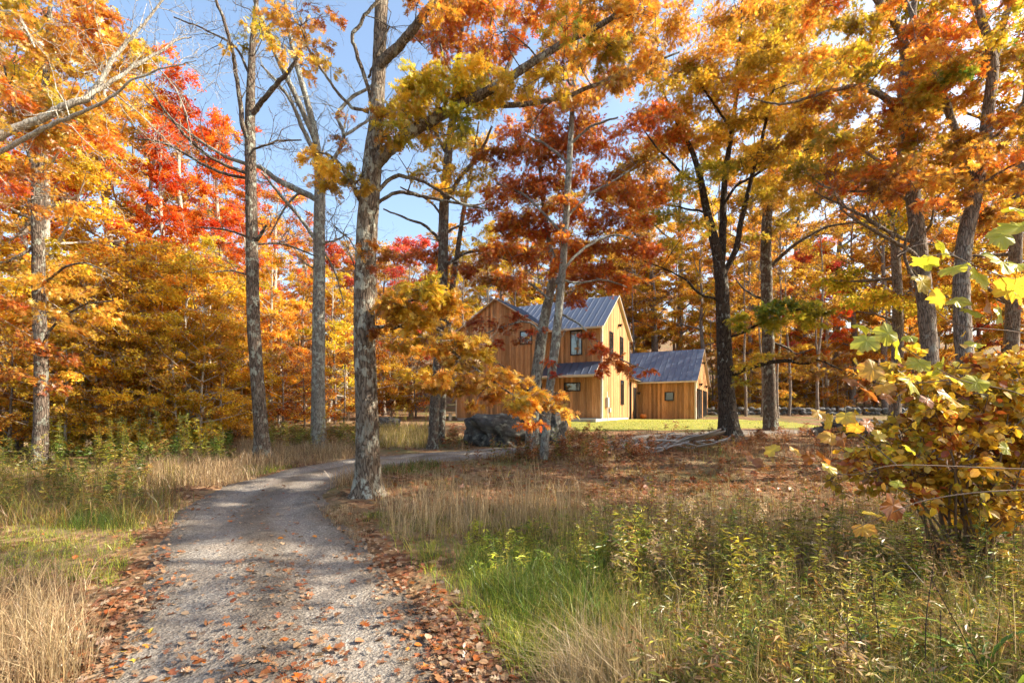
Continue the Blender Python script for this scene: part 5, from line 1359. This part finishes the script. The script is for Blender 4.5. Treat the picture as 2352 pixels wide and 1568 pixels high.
# ---- fallen leaves
def litter_pts(n, u0, u1, v0, v1, f):
    x, y = zone(u0, u1, v0, v1, n)
    d = road_dist(x, y)
    k = RNG.random(n) < f(d, x, y)
    return x[k], y[k], d[k]
def patchy(x, y, s=1.7):
    return .5 + .5 * np.sin(x * s + 1.3 * np.sin(y * s * .7)) * np.sin(y * s * 1.1 + np.sin(x * s * .9))
def f_lit(d, x, y):
    edge_ = np.exp(-((d - 1.25) / .30) ** 2)
    mid = .16 * np.exp(-(d / .45) ** 2) * (.3 + 1.2 * patchy(x, y, 2.3))
    base = .025 + .10 * (d > 1.35) * (.4 + patchy(x, y))
    return np.clip(edge_ * (.15 + 1.0 * patchy(x, y, 1.3)) + mid * 1.5 + base, 0, 1)
mb = MB()
def lay(mb, x, y, d, col, smin=.035, smax=.085):
    n = len(x)
    z = gz(x, y) + np.where(d < 1.08, .012, .02) + RNG.uniform(.002, .03, n)
    th = RNG.uniform(0, 6.283, n)
    A = np.column_stack([np.cos(th), np.sin(th), RNG.normal(0, .22, n)])
    N = UP + RNG.normal(0, .38, (n, 3))
    q = RNG.random(n)
    sz = RNG.uniform(smin, smax, n)
    C = pal(col, n) / 1.55
    for lo, hi, tm in ((0, .55, OAK), (.55, .8, STAR), (.8, 1, OVAL)):
        k = (q >= lo) & (q < hi)
        leaves(mb, np.column_stack([x, y, z])[k], A[k], N[k], sz[k], C[k], tm)
x, y, d = litter_pts(30000, -150, 2500, 1062, 1680, f_lit)
lay(mb, x, y, d, ['litter', 'litter', 'tanleaf', 'rust'])
x, y = zone(0, 1300, 1060, 1680, 14000); d = road_dist(x, y); k = (np.abs(d - 1.27 - .1 * np.sin(x * 2 + y * 1.3)) < .30 * RNG.random(14000) ** .4) & (RNG.random(14000) < .8)
lay(mb, x[k], y[k], d[k], ['litter', 'tanleaf', 'litter'])
x, y, d = litter_pts(9000, 860, 2450, 1010, 1180, lambda d, x, y: .55 * (d > 1.5) + 0 * x)
lay(mb, x, y, d, ['litter', 'rust', 'litter'], .09, .16)
tag(mb.build('leaf_litter', M['litter'], None, True), 'brown and rust fallen leaves along the edges of the drive', 'leaves', kind='stuff')

# the larger single leaves lying on the gravel near the camera
LEAFSETS = [('brown', 'litter', 'curled brown fallen leaf on the gravel of the drive'), ('tan', 'tanleaf', 'pale tan fallen leaf on the gravel of the drive'),
            ('rust', 'redorange', 'red-orange fallen leaf on the gravel of the drive'), ('gold', 'gold', 'yellow fallen leaf on the gravel of the drive')]
lm = {}
for nm, cl, lb in LEAFSETS:
    for k in range(5):
        mb = MB(); T, F = (OAK, STAR, OVAL)[k % 3]
        T = T.copy(); cur = RNG.uniform(-.5, .5); T[:, 2] += cur * (T[:, 0] - .5) ** 2 + RNG.uniform(.2, .7) * T[:, 1] ** 2 + .03
        mb.add(T - np.array([.5, 0, 0]), F, pal(cl, 1)[0] / 1.35)
        me = mb.mesh('fallen_leaf', True); me.materials.append(M['litter']); lm[nm, k] = me
cand = []
while len(cand) < 260:
    u = random.uniform(150, 1250); v = 1165 + 480 * random.random() ** 1.35
    xx, yy = gp(np.array([u]), np.array([v])); d = road_dist(xx, yy)[0]
    if d > 1.08: continue
    if random.random() > .22 + .75 * math.exp(-(d / .5) ** 2) * (.3 + patchy(xx[0], yy[0], 2.3)) + .5 * (d > .85): continue
    cand.append((xx[0], yy[0]))
for (xx, yy) in cand:
    nm, cl, lb = random.choices(LEAFSETS, (6, 3, 1.2, .5))[0]
    o = bpy.data.objects.new('fallen_leaf', lm[nm, random.randrange(5)]); link(o)
    o.location = (xx, yy, g1(xx, yy) + .014)
    s_ = random.uniform(.045, .09); o.scale = (s_, s_, s_)
    o.rotation_euler = (random.gauss(0, .25), random.gauss(0, .2), random.uniform(0, 6.28))
    tag(o, lb, 'leaf', nm + ' leaves on the drive')

# ---- weeds
def weed_kind(seed, h, nl, leaf, col, plume=None, stemcol=(.16, .12, .05), droop=.4, top=.15):
    r = np.random.default_rng(seed)
    k = 7
    P = np.column_stack([np.cumsum(r.normal(0, .018, k)) * h, np.cumsum(r.normal(0, .018, k)) * h, np.linspace(-.03, h, k)])
    P[-1, :2] += r.normal(0, .07, 2) * h; P[-1, 2] -= .03
    st = MB(); st.tube(P, np.linspace(.005, .002, k), 4, C=np.array(stemcol))
    lf = MB()
    f = r.uniform(top, 1, nl) ** .8
    Q = np.column_stack([np.interp(f * (k - 1), np.arange(k), P[:, c]) for c in range(3)])
    a = r.uniform(0, 6.283, nl)
    A = np.column_stack([np.cos(a), np.sin(a), r.uniform(.0, .7, nl) - droop * (1 - f)])
    N = UP + r.normal(0, .35, (nl, 3))
    leaves(lf, Q, A, N, leaf * r.uniform(.6, 1.2, nl) * (1.1 - .55 * f), pal(col, nl, r) / 1.15, LANCE)
    if plume:
        n = 70
        b = r.uniform(0, 6.283, n); q = r.uniform(0, 1, n)
        C = P[-1] + np.column_stack([np.cos(b) * .07 * (1 - q * .7), np.sin(b) * .07 * (1 - q * .7), (q - .6) * .20]) * r.uniform(.4, 1, (n, 1))
        leaves(lf, C, r.standard_normal((n, 3)), r.standard_normal((n, 3)), r.uniform(.014, .03, n), pal(plume, n, r), DIA)
    s_ = st.mesh('stem', True); s_.materials.append(M['grass'])
    l_ = lf.mesh('foliage', True); l_.materials.append(M['grass'])
    return s_, l_
WK = {'green': [weed_kind(60 + k, .85 + .08 * k, 75, .11, ['weedgreen', 'green', 'weedyellow']) for k in range(4)],
      'yellow': [weed_kind(70 + k, .8 + .08 * k, 75, .10, ['weedyellow', 'limey', 'yolive']) for k in range(3)],
      'seed': [weed_kind(80 + k, .95, 45, .09, ['weedgreen', 'brown', 'weedyellow'], ['tanleaf', 'straw']) for k in range(3)],
      'brown': [weed_kind(90 + k, .8, 50, .08, ['brown', 'litter', 'weedyellow'], None, (.06, .035, .02)) for k in range(3)]}
WL = {'green': 'leafy green goldenrod plant', 'yellow': 'yellowing goldenrod plant', 'seed': 'goldenrod plant with pale fluffy seed head', 'brown': 'withered brown weed'}
def weeds(u0, u1, v0, v1, n, mixw, where, group, smin=.7, smax=1.25):
    c = 0; tries = 0
    while c < n and tries < n * 8:
        tries += 1
        u = random.uniform(u0, u1); v = random.uniform(v0, v1)
        xx, yy = gp(np.array([u]), np.array([v])); xx, yy = float(xx[0]), float(yy[0])
        if road_dist(xx, yy)[0] < 2.1: continue
        kind = random.choices(list(mixw), list(mixw.values()))[0]
        s_, l_ = random.choice(WK[kind])
        o = bpy.data.objects.new('weed_plant', s_); link(o)
        o.location = (xx, yy, g1(xx, yy)); sc = random.uniform(smin, smax); o.scale = (sc, sc, sc)
        o.rotation_euler = (random.gauss(0, .09), random.gauss(0, .09), random.uniform(0, 6.28))
        tag(o, WL[kind] + ' ' + where, 'weed', group)
        q = bpy.data.objects.new('foliage', l_); link(q, o); q['kind'] = 'stuff'
        c += 1
weeds(1330, 2500, 1225, 1420, 110, {'green': 5, 'yellow': 3, 'seed': 2, 'brown': 2}, 'in the right-hand meadow', 'weeds of the right meadow', .6, 1.05)
weeds(1450, 2550, 1420, 1640, 60, {'green': 5, 'yellow': 1, 'brown': 2}, 'in the shaded near meadow', 'weeds of the near meadow', .45, .8)
weeds(1150, 1500, 1215, 1330, 22, {'green': 3, 'yellow': 5}, 'beside the tall straw grass', 'weeds by the straw grass', .4, .7)
weeds(90, 520, 1030, 1085, 50, {'green': 5, 'yellow': 3}, 'along the foot of the left wood', 'weeds along the left wood', 1.1, 1.7)
weeds(610, 800, 1005, 1040, 26, {'yellow': 4, 'green': 3}, 'around the slender oaks', 'weeds round the slender oaks', .9, 1.4)
weeds(-80, 260, 1090, 1200, 26, {'yellow': 4, 'green': 3, 'seed': 2}, 'on the left verge', 'weeds of the left verge', .7, 1.2)
weeds(850, 1010, 960, 1000, 24, {'yellow': 4, 'seed': 2}, 'in the yellow grass beyond the thick oak', 'weeds beyond the thick oak', .8, 1.3)
weeds(1080, 1500, 1000, 1075, 26, {'brown': 4, 'green': 2}, 'in the brush before the house', 'weeds before the house', .7, 1.2)
weeds(1480, 2200, 1010, 1130, 30, {'brown': 5, 'yellow': 1}, 'on the brown ground by the plank pile', 'weeds by the plank pile', .4, .8)

# ---- leafy undergrowth too tangled to count
def undergrowth(name, label, areas):
    mb = MB()
    for (u0, u1, v0, v1, n, h, per, leaf, col) in areas:
        x, y = zone(u0, u1, v0, v1, n)
        k = road_dist(x, y) > 1.6
        x, y = x[k], y[k]; n = len(x)
        hh = h * RNG.uniform(.5, 1.2, n)
        lx, ly = RNG.normal(0, .12, n) * hh, RNG.normal(0, .12, n) * hh
        f = RNG.uniform(.1, 1, (n, per)) ** .75
        P = np.stack([x[:, None] + lx[:, None] * f, y[:, None] + ly[:, None] * f, gz(x, y)[:, None] + hh[:, None] * f], -1).reshape(-1, 3)
        P[:, :2] += RNG.normal(0, .03, (n * per, 2))
        a = RNG.uniform(0, 6.283, n * per)
        A = np.column_stack([np.cos(a), np.sin(a), RNG.uniform(-.5, .7, n * per)])
        tone = np.repeat(RNG.uniform(.6, 1.25, n), per)[:, None]
        which = np.repeat(RNG.integers(0, len(col), n), per)
        C = np.empty((n * per, 3))
        for q, cl in enumerate(col):
            kk = which == q; C[kk] = pal(cl, kk.sum())
        leaves(mb, P, A, UP + RNG.normal(0, .45, (n * per, 3)), leaf * RNG.uniform(.6, 1.25, n * per) * (np.maximum(1, P[:, 1] / 8) ** .5), C / 1.2 * tone, LANCE2)
        st = np.stack([np.column_stack([x, y, gz(x, y) - .02]), np.column_stack([x + lx, y + ly, gz(x, y) + hh])], 1)
        th = RNG.uniform(0, 6.283, n); sd_ = np.column_stack([np.cos(th), np.sin(th), 0 * th]) * .003
        V = np.stack([st[:, 0] - sd_, st[:, 0] + sd_, st[:, 1] + sd_ * .5, st[:, 1] - sd_ * .5], 1).reshape(-1, 3)
        mb.add(V, np.arange(n * 4).reshape(-1, 4), np.tile((.13, .09, .045), (n * 4, 1)))
    tag(mb.build(name, M['grass'], None, True), label, 'undergrowth', kind='stuff')
LANCE2 = (np.array([(0, 0, 0), (.42, .13, .03), (1, 0, -.16), (.42, -.13, .03)]), np.array([(0, 1, 2), (0, 2, 3)]))
GW = [['weedgreen', 'green'], ['weedyellow', 'yolive'], ['straw', 'weedyellow'], ['pinkstraw', 'brown'], ['straw', 'pinkstraw'], ['weedyellow', 'weedgreen'], ['brown', 'weedyellow'], ['pinkstraw', 'weedyellow']]
undergrowth('undergrowth', 'tangled olive leafy undergrowth filling the right foreground meadow',
            [(1400, 2560, 1235, 1420, 230, .62, 40, .08, GW), (1450, 2560, 1420, 1680, 210, .36, 36, .07, GW), (1080, 1500, 1225, 1330, 70, .24, 44, .075, [['weedyellow', 'limey'], ['limey', 'green']])])
undergrowth('undergrowth', 'olive green leafy weeds along the foot of the left wood',
            [(-120, 540, 1008, 1075, 300, .62, 40, .10, [['weedgreen', 'green'], ['weedgreen', 'weedyellow'], ['brown', 'weedyellow']]), (600, 840, 1000, 1032, 170, .6, 40, .11, [['weedyellow', 'weedgreen'], ['pinkstraw', 'brown']]),
             (-150, 330, 1085, 1190, 130, .5, 46, .09, [['weedyellow', 'weedgreen'], ['weedgreen'], ['brown', 'weedyellow']])])
undergrowth('undergrowth', 'dark brown brush and briars on the bank before the house',
            [(1020, 1500, 1000, 1062, 330, .55, 40, .09, [['brown', 'litter'], ['weedgreen', 'brown'], ['litter', 'rust']]), (1480, 2300, 985, 1040, 260, .4, 34, .09, [['brown', 'litter'], ['rust', 'litter']]), (1300, 2300, 1060, 1150, 170, .22, 30, .07, [['litter', 'rust'], ['brown']])])

# ================================================================== NEAR RIGHT: SHRUB AND SYCAMORE
M['twig'] = simple('twig_bark', (.16, .11, .075), .8, 0, .3, 12, .3)
# ---- yellow shrub
t = Tree(50, .078, OVAL)
bx0, by0 = 4.85, 5.2
rs_ = np.random.default_rng(51)
sh = empty('yellow_shrub', (bx0, by0, g1(bx0, by0)), 0, 'dense shrub of small round yellow and brown leaves at the right', 'shrub')
off = np.array([bx0, by0, g1(bx0, by0)])
cen = np.array([bx0 - .05, by0, 1.48])
nb = 34
for k in range(nb):
    d = unit(rs_.standard_normal(3)) * np.array([1.2, .9, .95]) * rs_.uniform(.55, 1)
    e = cen + d
    e[2] = max(e[2], .55)
    m_ = (off + e) / 2 + rs_.standard_normal(3) * .12 + np.array([0, 0, .15])
    st_ = off + np.array([rs_.normal(0, .12), rs_.normal(0, .12), -.05])
    Q = crom(np.array([st_, m_, e]), 9)
    mb = MB(); mb.tube(Q - off, np.linspace(.016, .004, 9), 5); mb.build('branch', M['twig'], sh)
    t.paths.append((Q, np.linspace(.016, .004, 9)))
for k in range(135):
    d = unit(rs_.standard_normal(3)); d[1] = -abs(d[1]) * .6 if rs_.random() < .7 else d[1] * .7
    e = cen + d * np.array([1.28, 1.0, 1.0]) * rs_.uniform(.4, 1.0) * (1 + .28 * math.sin(5 * d[0] + 3 * d[2]) * math.cos(4 * d[2] - 2 * d[0]))
    if e[2] < .45: continue
    t.clump(e, rs_.uniform(.13, .26), [['gold', 'yellow'], ['gold', 'yellow'], ['brown', 'gold'], ['yolive', 'gold'], ['rust', 'gold']][rs_.integers(5)], 330, .8, ntw=4)
def shift(mb, off):
    for k in range(len(mb.V)): mb.V[k] = mb.V[k] - off
    return mb
tag(shift(t.twig, off).build('twigs', M['twig'], sh), kind='stuff')
tag(shift(t.crown, off).build('foliage', M['leaf'], sh, True), kind='stuff')
shl = []
for cl in (['gold'], ['yellow'], ['brown', 'gold'], ['yolive'], ['rust'], ['gold', 'orange']):
    for k in range(2):
        T, F = OVAL; T = T.copy(); T[:, 2] += RNG.uniform(-.2, .5) * T[:, 1] ** 2 - RNG.uniform(0, .3) * T[:, 0] ** 2
        mb = MB(); mb.add(T, F, pal(cl, len(T)) * .4 + pal(cl, 1) * .6); me = mb.mesh('leaf', True); me.materials.append(M['leaf']); shl.append(me)
for k in range(300):
    d = unit(rs_.standard_normal(3)); d[1] = -abs(d[1])
    e = cen + d * np.array([1.36, 1.05, 1.04]) * rs_.uniform(.6, 1.12) * (1 + .28 * math.sin(5 * d[0] + 3 * d[2]) * math.cos(4 * d[2] - 2 * d[0]))
    if e[2] < .5: e[2] = .5 + rs_.random() * .4
    o = bpy.data.objects.new('leaf', shl[rs_.integers(len(shl))]); link(o, sh)
    o.location = e - off; s_ = rs_.uniform(.06, .10); o.scale = (s_, s_, s_)
    o.rotation_euler = (rs_.normal(0, .7), rs_.normal(.4, .5), rs_.uniform(0, 6.28))

# ---- young sycamore reaching in from the right
def syc_leaf(seed, col, edgecol):
    r = np.random.default_rng(seed)
    # outline: angle (deg, 0 = tip) and radius, five pointed lobes with teeth between
    half = [(0, 1.0), (7, .80), (13, .84), (22, .74), (30, .70), (40, .80), (48, .92), (56, .83), (66, .84), (78, .70), (90, .70), (104, .76), (116, .70), (134, .64), (152, .54), (168, .34)]
    ang = [a for a, q in half] + [-a for a, q in half[1:]][::-1] 
    rad = [q for a, q in half] + [q for a, q in half[1:]][::-1]
    ang = np.radians(ang); rad = np.array(rad) * r.uniform(.93, 1.07, len(rad))
    O = np.column_stack([np.cos(ang) * rad, np.sin(ang) * rad])
    n = len(O)
    I = O * .5
    V = [(0, 0)] + [tuple(q) for q in I] + [tuple(q) for q in O]
    V = np.array(V)
    rr_ = np.hypot(V[:, 0], V[:, 1]); th = np.arctan2(V[:, 1], V[:, 0])
    z = .10 * np.cos(th * 4) * rr_ - r.uniform(.05, .32) * rr_ ** 2 + r.uniform(-.1, .35) * V[:, 1] ** 2 + .03 * r.standard_normal(len(V)) * rr_
    F = []
    for k in range(n):
        k2 = (k + 1) % n
        F.append((0, 1 + k, 1 + k2)); F.append((1 + k, 1 + n + k, 1 + n + k2)); F.append((1 + k, 1 + n + k2, 1 + k2))
    C = np.where((rr_ > .55)[:, None] & (r.random(len(V)) < .55)[:, None], np.array(edgecol), np.array(col)) * r.uniform(.85, 1.1, (len(V), 1))
    P3 = np.column_stack([(V[:, 0] + .42) / 1.42, V[:, 1] / 1.42, z / 1.42])
    mb = MB(); mb.add(P3, F, C)
    mb.tube([(-.35, 0, -.02), (-.1, 0, .01), (.3, 0, .012)], [.014, .012, .006], 4, C=np.array((.35, .28, .08)))
    me = mb.mesh('leaf', True); me.materials.append(M['leaf'])
    return me
SL = {'l': [syc_leaf(200 + k, (.46, .47, .035), (.58, .48, .05)) for k in range(4)], 'y': [syc_leaf(210 + k, (.62, .48, .05), (.60, .36, .04)) for k in range(3)],
      'g': [syc_leaf(220 + k, (.60, .36, .04), (.50, .22, .03)) for k in range(3)], 'b': [syc_leaf(230 + k, (.34, .13, .025), (.24, .07, .02)) for k in range(3)], 'p': [syc_leaf(240 + k, (.44, .47, .05), (.54, .48, .06)) for k in range(2)]}
sx, sy = 3.35, 2.75
syc = empty('sycamore_sapling', (sx, sy, g1(sx, sy)), 0, 'young sycamore with large lime-yellow leaves reaching in from the right edge', 'tree')
off = np.array([sx, sy, g1(sx, sy)])
Q = crom(np.array([off - (0, 0, .1), off + (.05, 0, .9), off + (0, .05, 1.8), off + (.08, 0, 2.9)]), 16)
mb = MB(); mb.tube(Q - off, np.linspace(.03, .012, 16), 8); mb.build('trunk', M['twig'], syc)
BR = [([(2440, 640), (2330, 640), (2250, 615), (2180, 585), (2120, 590)], 2.7, -.2), ([(2440, 520), (2380, 500), (2330, 480)], 2.6, -.2), ([(2440, 780), (2320, 760), (2200, 745), (2120, 690)], 2.7, -.1),
      ([(2460, 960), (2330, 900), (2200, 870), (2080, 800), (1990, 750)], 2.7, .1), ([(2200, 870), (2100, 880), (2020, 880), (1975, 850)], 2.75, .2), ([(2460, 1080), (2300, 1075), (2060, 1068), (1950, 1090), (1840, 1058), (1745, 1035)], 2.6, .1),
      ([(2060, 1068), (1990, 1010), (1920, 965), (1880, 945)], 2.65, .15), ([(2460, 1120), (2250, 1130), (2120, 1150), (2040, 1180), (1960, 1215)], 2.4, 0)]
for L, Yb, dy in BR:
    P = np.array([at(u, v, Yb + dy * k / (len(L) - 1)) for k, (u, v) in enumerate(L)])
    Q = crom(P, len(L) * 6); n = len(Q)
    mb = MB(); mb.tube(Q - off, np.linspace(.004, .0016, n), 5); mb.build('branch', M['twig'], syc)
SLV = [(2170, 568, 58, 'l'), (2125, 602, 62, 'l'), (2190, 618, 56, 'l'), (2248, 632, 78, 'l'), (2300, 600, 80, 'l'), (2345, 610, 86, 'l'), (2335, 520, 92, 'l'), (2300, 545, 60, 'p'), (2355, 480, 80, 'l'), (2155, 685, 62, 'y'), (2205, 690, 55, 'l'), (2270, 692, 66, 'b'),
       (2330, 660, 76, 'y'), (2235, 715, 50, 'p'), (2300, 722, 56, 'p'), (2350, 700, 60, 'g'), (2120, 650, 60, 'y'), (1985, 750, 58, 'l'), (2036, 768, 56, 'p'), (1990, 786, 62, 'p'), (2060, 800, 66, 'l'), (2090, 775, 34, 'l'), (2110, 835, 54, 'l'), (2000, 850, 58, 'g'), (1972, 842, 48, 'y'),
       (1958, 875, 46, 'b'), (2032, 890, 46, 'g'), (2000, 905, 56, 'b'), (2040, 912, 44, 'b'), (2095, 880, 62, 'l'), (2160, 845, 56, 'l'), (2190, 870, 52, 'y'), (2185, 915, 64, 'g'), (2240, 880, 58, 'l'), (2240, 790, 40, 'l'), (2130, 920, 36, 'b'), (1880, 950, 38, 'g'), (1905, 968, 40, 'y'), (1942, 958, 44, 'y'),
       (1962, 982, 44, 'g'), (1995, 975, 46, 'b'), (1905, 1004, 52, 'g'), (1935, 1010, 40, 'b'), (2020, 1000, 36, 'y'), (1772, 1032, 38, 'y'), (1828, 1035, 34, 'g'), (1858, 1052, 36, 'b'), (1890, 1048, 46, 'b'), (1905, 1074, 42, 'y'), (1722, 1046, 42, 'b'), (1742, 1062, 30, 'b'), (2010, 1180, 66, 'y'), (2050, 1165, 72, 'b'), (1985, 1215, 50, 'g'),
       (2090, 1030, 34, 'l'), (2310, 1030, 36, 'l'), (2060, 1110, 34, 'p')]
lr = random.Random(9)
for (u, v, px, c) in SLV:
    Yl = lr.uniform(2.35, 2.85)
    o = bpy.data.objects.new('leaf', lr.choice(SL[c])); link(o, syc)
    p = at(u, v, Yl); s_ = px * .88 / FPX * Yl
    o.location = p - off; o.scale = (s_, s_, s_)
    # blade hangs: tip down-left, face roughly to the open side with random tilt
    o.rotation_euler = Matrix.Rotation(lr.uniform(0, 6.28), 3, 'Z').to_euler()
    face = Vector((lr.gauss(.1, .5), lr.gauss(-.75, .35), lr.gauss(.55, .4))).normalized()
    tip = Vector((lr.gauss(-.4, .6), lr.gauss(0, .3), lr.gauss(-.6, .5)))
    tip = (tip - face * tip.dot(face)).normalized()
    R3 = Matrix((tip, face.cross(tip), face)).transposed()
    o.rotation_euler = R3.to_euler()
    o.location = p - off - np.array(tip) * s_ * .4

# ---- broad-bladed grass and dark dry stalks in the near right corner
for q, (u, v, Yb, lab) in enumerate([(2330, 1600, 2.75, 'broad bright green grass plant at the lower right corner'), (2250, 1560, 3.0, 'broad-bladed green grass plant left of the corner one')]):
    p = at(u, v, Yb); zb = g1(p[0], p[1])
    mb = MB(); r = np.random.default_rng(300 + q)
    for k in range(7):
        a = r.uniform(0, 6.28); L = r.uniform(.45, .85); w_ = r.uniform(.009, .016)
        tt = np.linspace(0, 1, 8)
        outw = np.array([math.cos(a), math.sin(a), 0]); side = np.array([-math.sin(a), math.cos(a), 0])
        ctr = outw * (tt ** 1.8 * L * .55)[:, None] + UP * (L * (tt - .45 * tt ** 3))[:, None]
        wv = (w_ * np.sin(np.pi * (.12 + .86 * tt)) ** .6)[:, None]
        V = np.stack([ctr - side * wv + UP * .004, ctr, ctr + side * wv + UP * .004], 1).reshape(-1, 3)
        i_ = np.arange(7)[:, None] * 3; j_ = np.arange(2)[None]
        mb.add(V, np.stack([i_ + j_, i_ + j_ + 1, i_ + 4 + j_, i_ + 3 + j_], -1).reshape(-1, 4), pal('green', 1, r)[0] * 1.0, True)
    tag(mb.build('broad_grass', M['grass'], None, True, loc=(p[0], p[1], zb - .01)), lab, 'grass plant')
for q, (u0, v0, u1, v1, Yb, lab) in enumerate([(2010, 1640, 1925, 1330, 2.9, 'dark leafless stalk leaning left in the near meadow'), (2030, 1640, 2000, 1310, 2.95, 'dark leafless stalk beside the left-leaning one'), (2130, 1650, 2145, 1290, 2.9, 'tall straight dark stalk in the near meadow'),
                                             (2160, 1640, 2160, 1400, 3.0, 'short dark stalk beside the tall straight one'), (2060, 1640, 1880, 1330, 2.8, 'long reddish stalk slanting far left in the near meadow'), (2340, 1640, 2140, 1330, 2.7, 'long brown stalk slanting from the lower right corner')]):
    a = at(u0, v0, Yb); a[2] = g1(a[0], a[1]) - .02; b = at(u1, v1, Yb + .15)
    Q = crom(np.array([a, (a + b) / 2 + RNG.normal(0, .015, 3), b]), 14)
    mb = MB(); mb.tube(Q - a, np.linspace(.0042, .002, 14), 5)
    for k in (4, 7, 10, 12):
        mb.tube([Q[k] - a - UP * .006, Q[k] - a, Q[k] - a + UP * .006], [.004, .008, .004], 5)
    o = mb.build('dry_stalk', simple('dark_stalk', (.05, .03, .022), .8), None, loc=tuple(a)); tag(o, lab, 'stalk')


# ================================================================== labels: order look-alikes by their place from the left
ORD = ['first', 'second', 'third', 'fourth', 'fifth', 'sixth', 'seventh', 'eighth', 'ninth', 'tenth', 'eleventh', 'twelfth', 'thirteenth', 'fourteenth', 'fifteenth', 'sixteenth', 'seventeenth', 'eighteenth', 'nineteenth', 'twentieth']
bylab = {}
for o in bpy.data.objects:
    if o.parent is None and o.get('label') and o.get('group'): bylab.setdefault(o['label'], []).append(o)
for lb, L in bylab.items():
    if 1 < len(L) <= 20 and L[0]['category'] in ('tree', 'weed'):
        L.sort(key=lambda o: o.location.x / max(o.location.y, .5))
        for k, o in enumerate(L): o['label'] = (lb + ', ' + ORD[k] + ' from left' if len(lb.split()) <= 13 else lb)
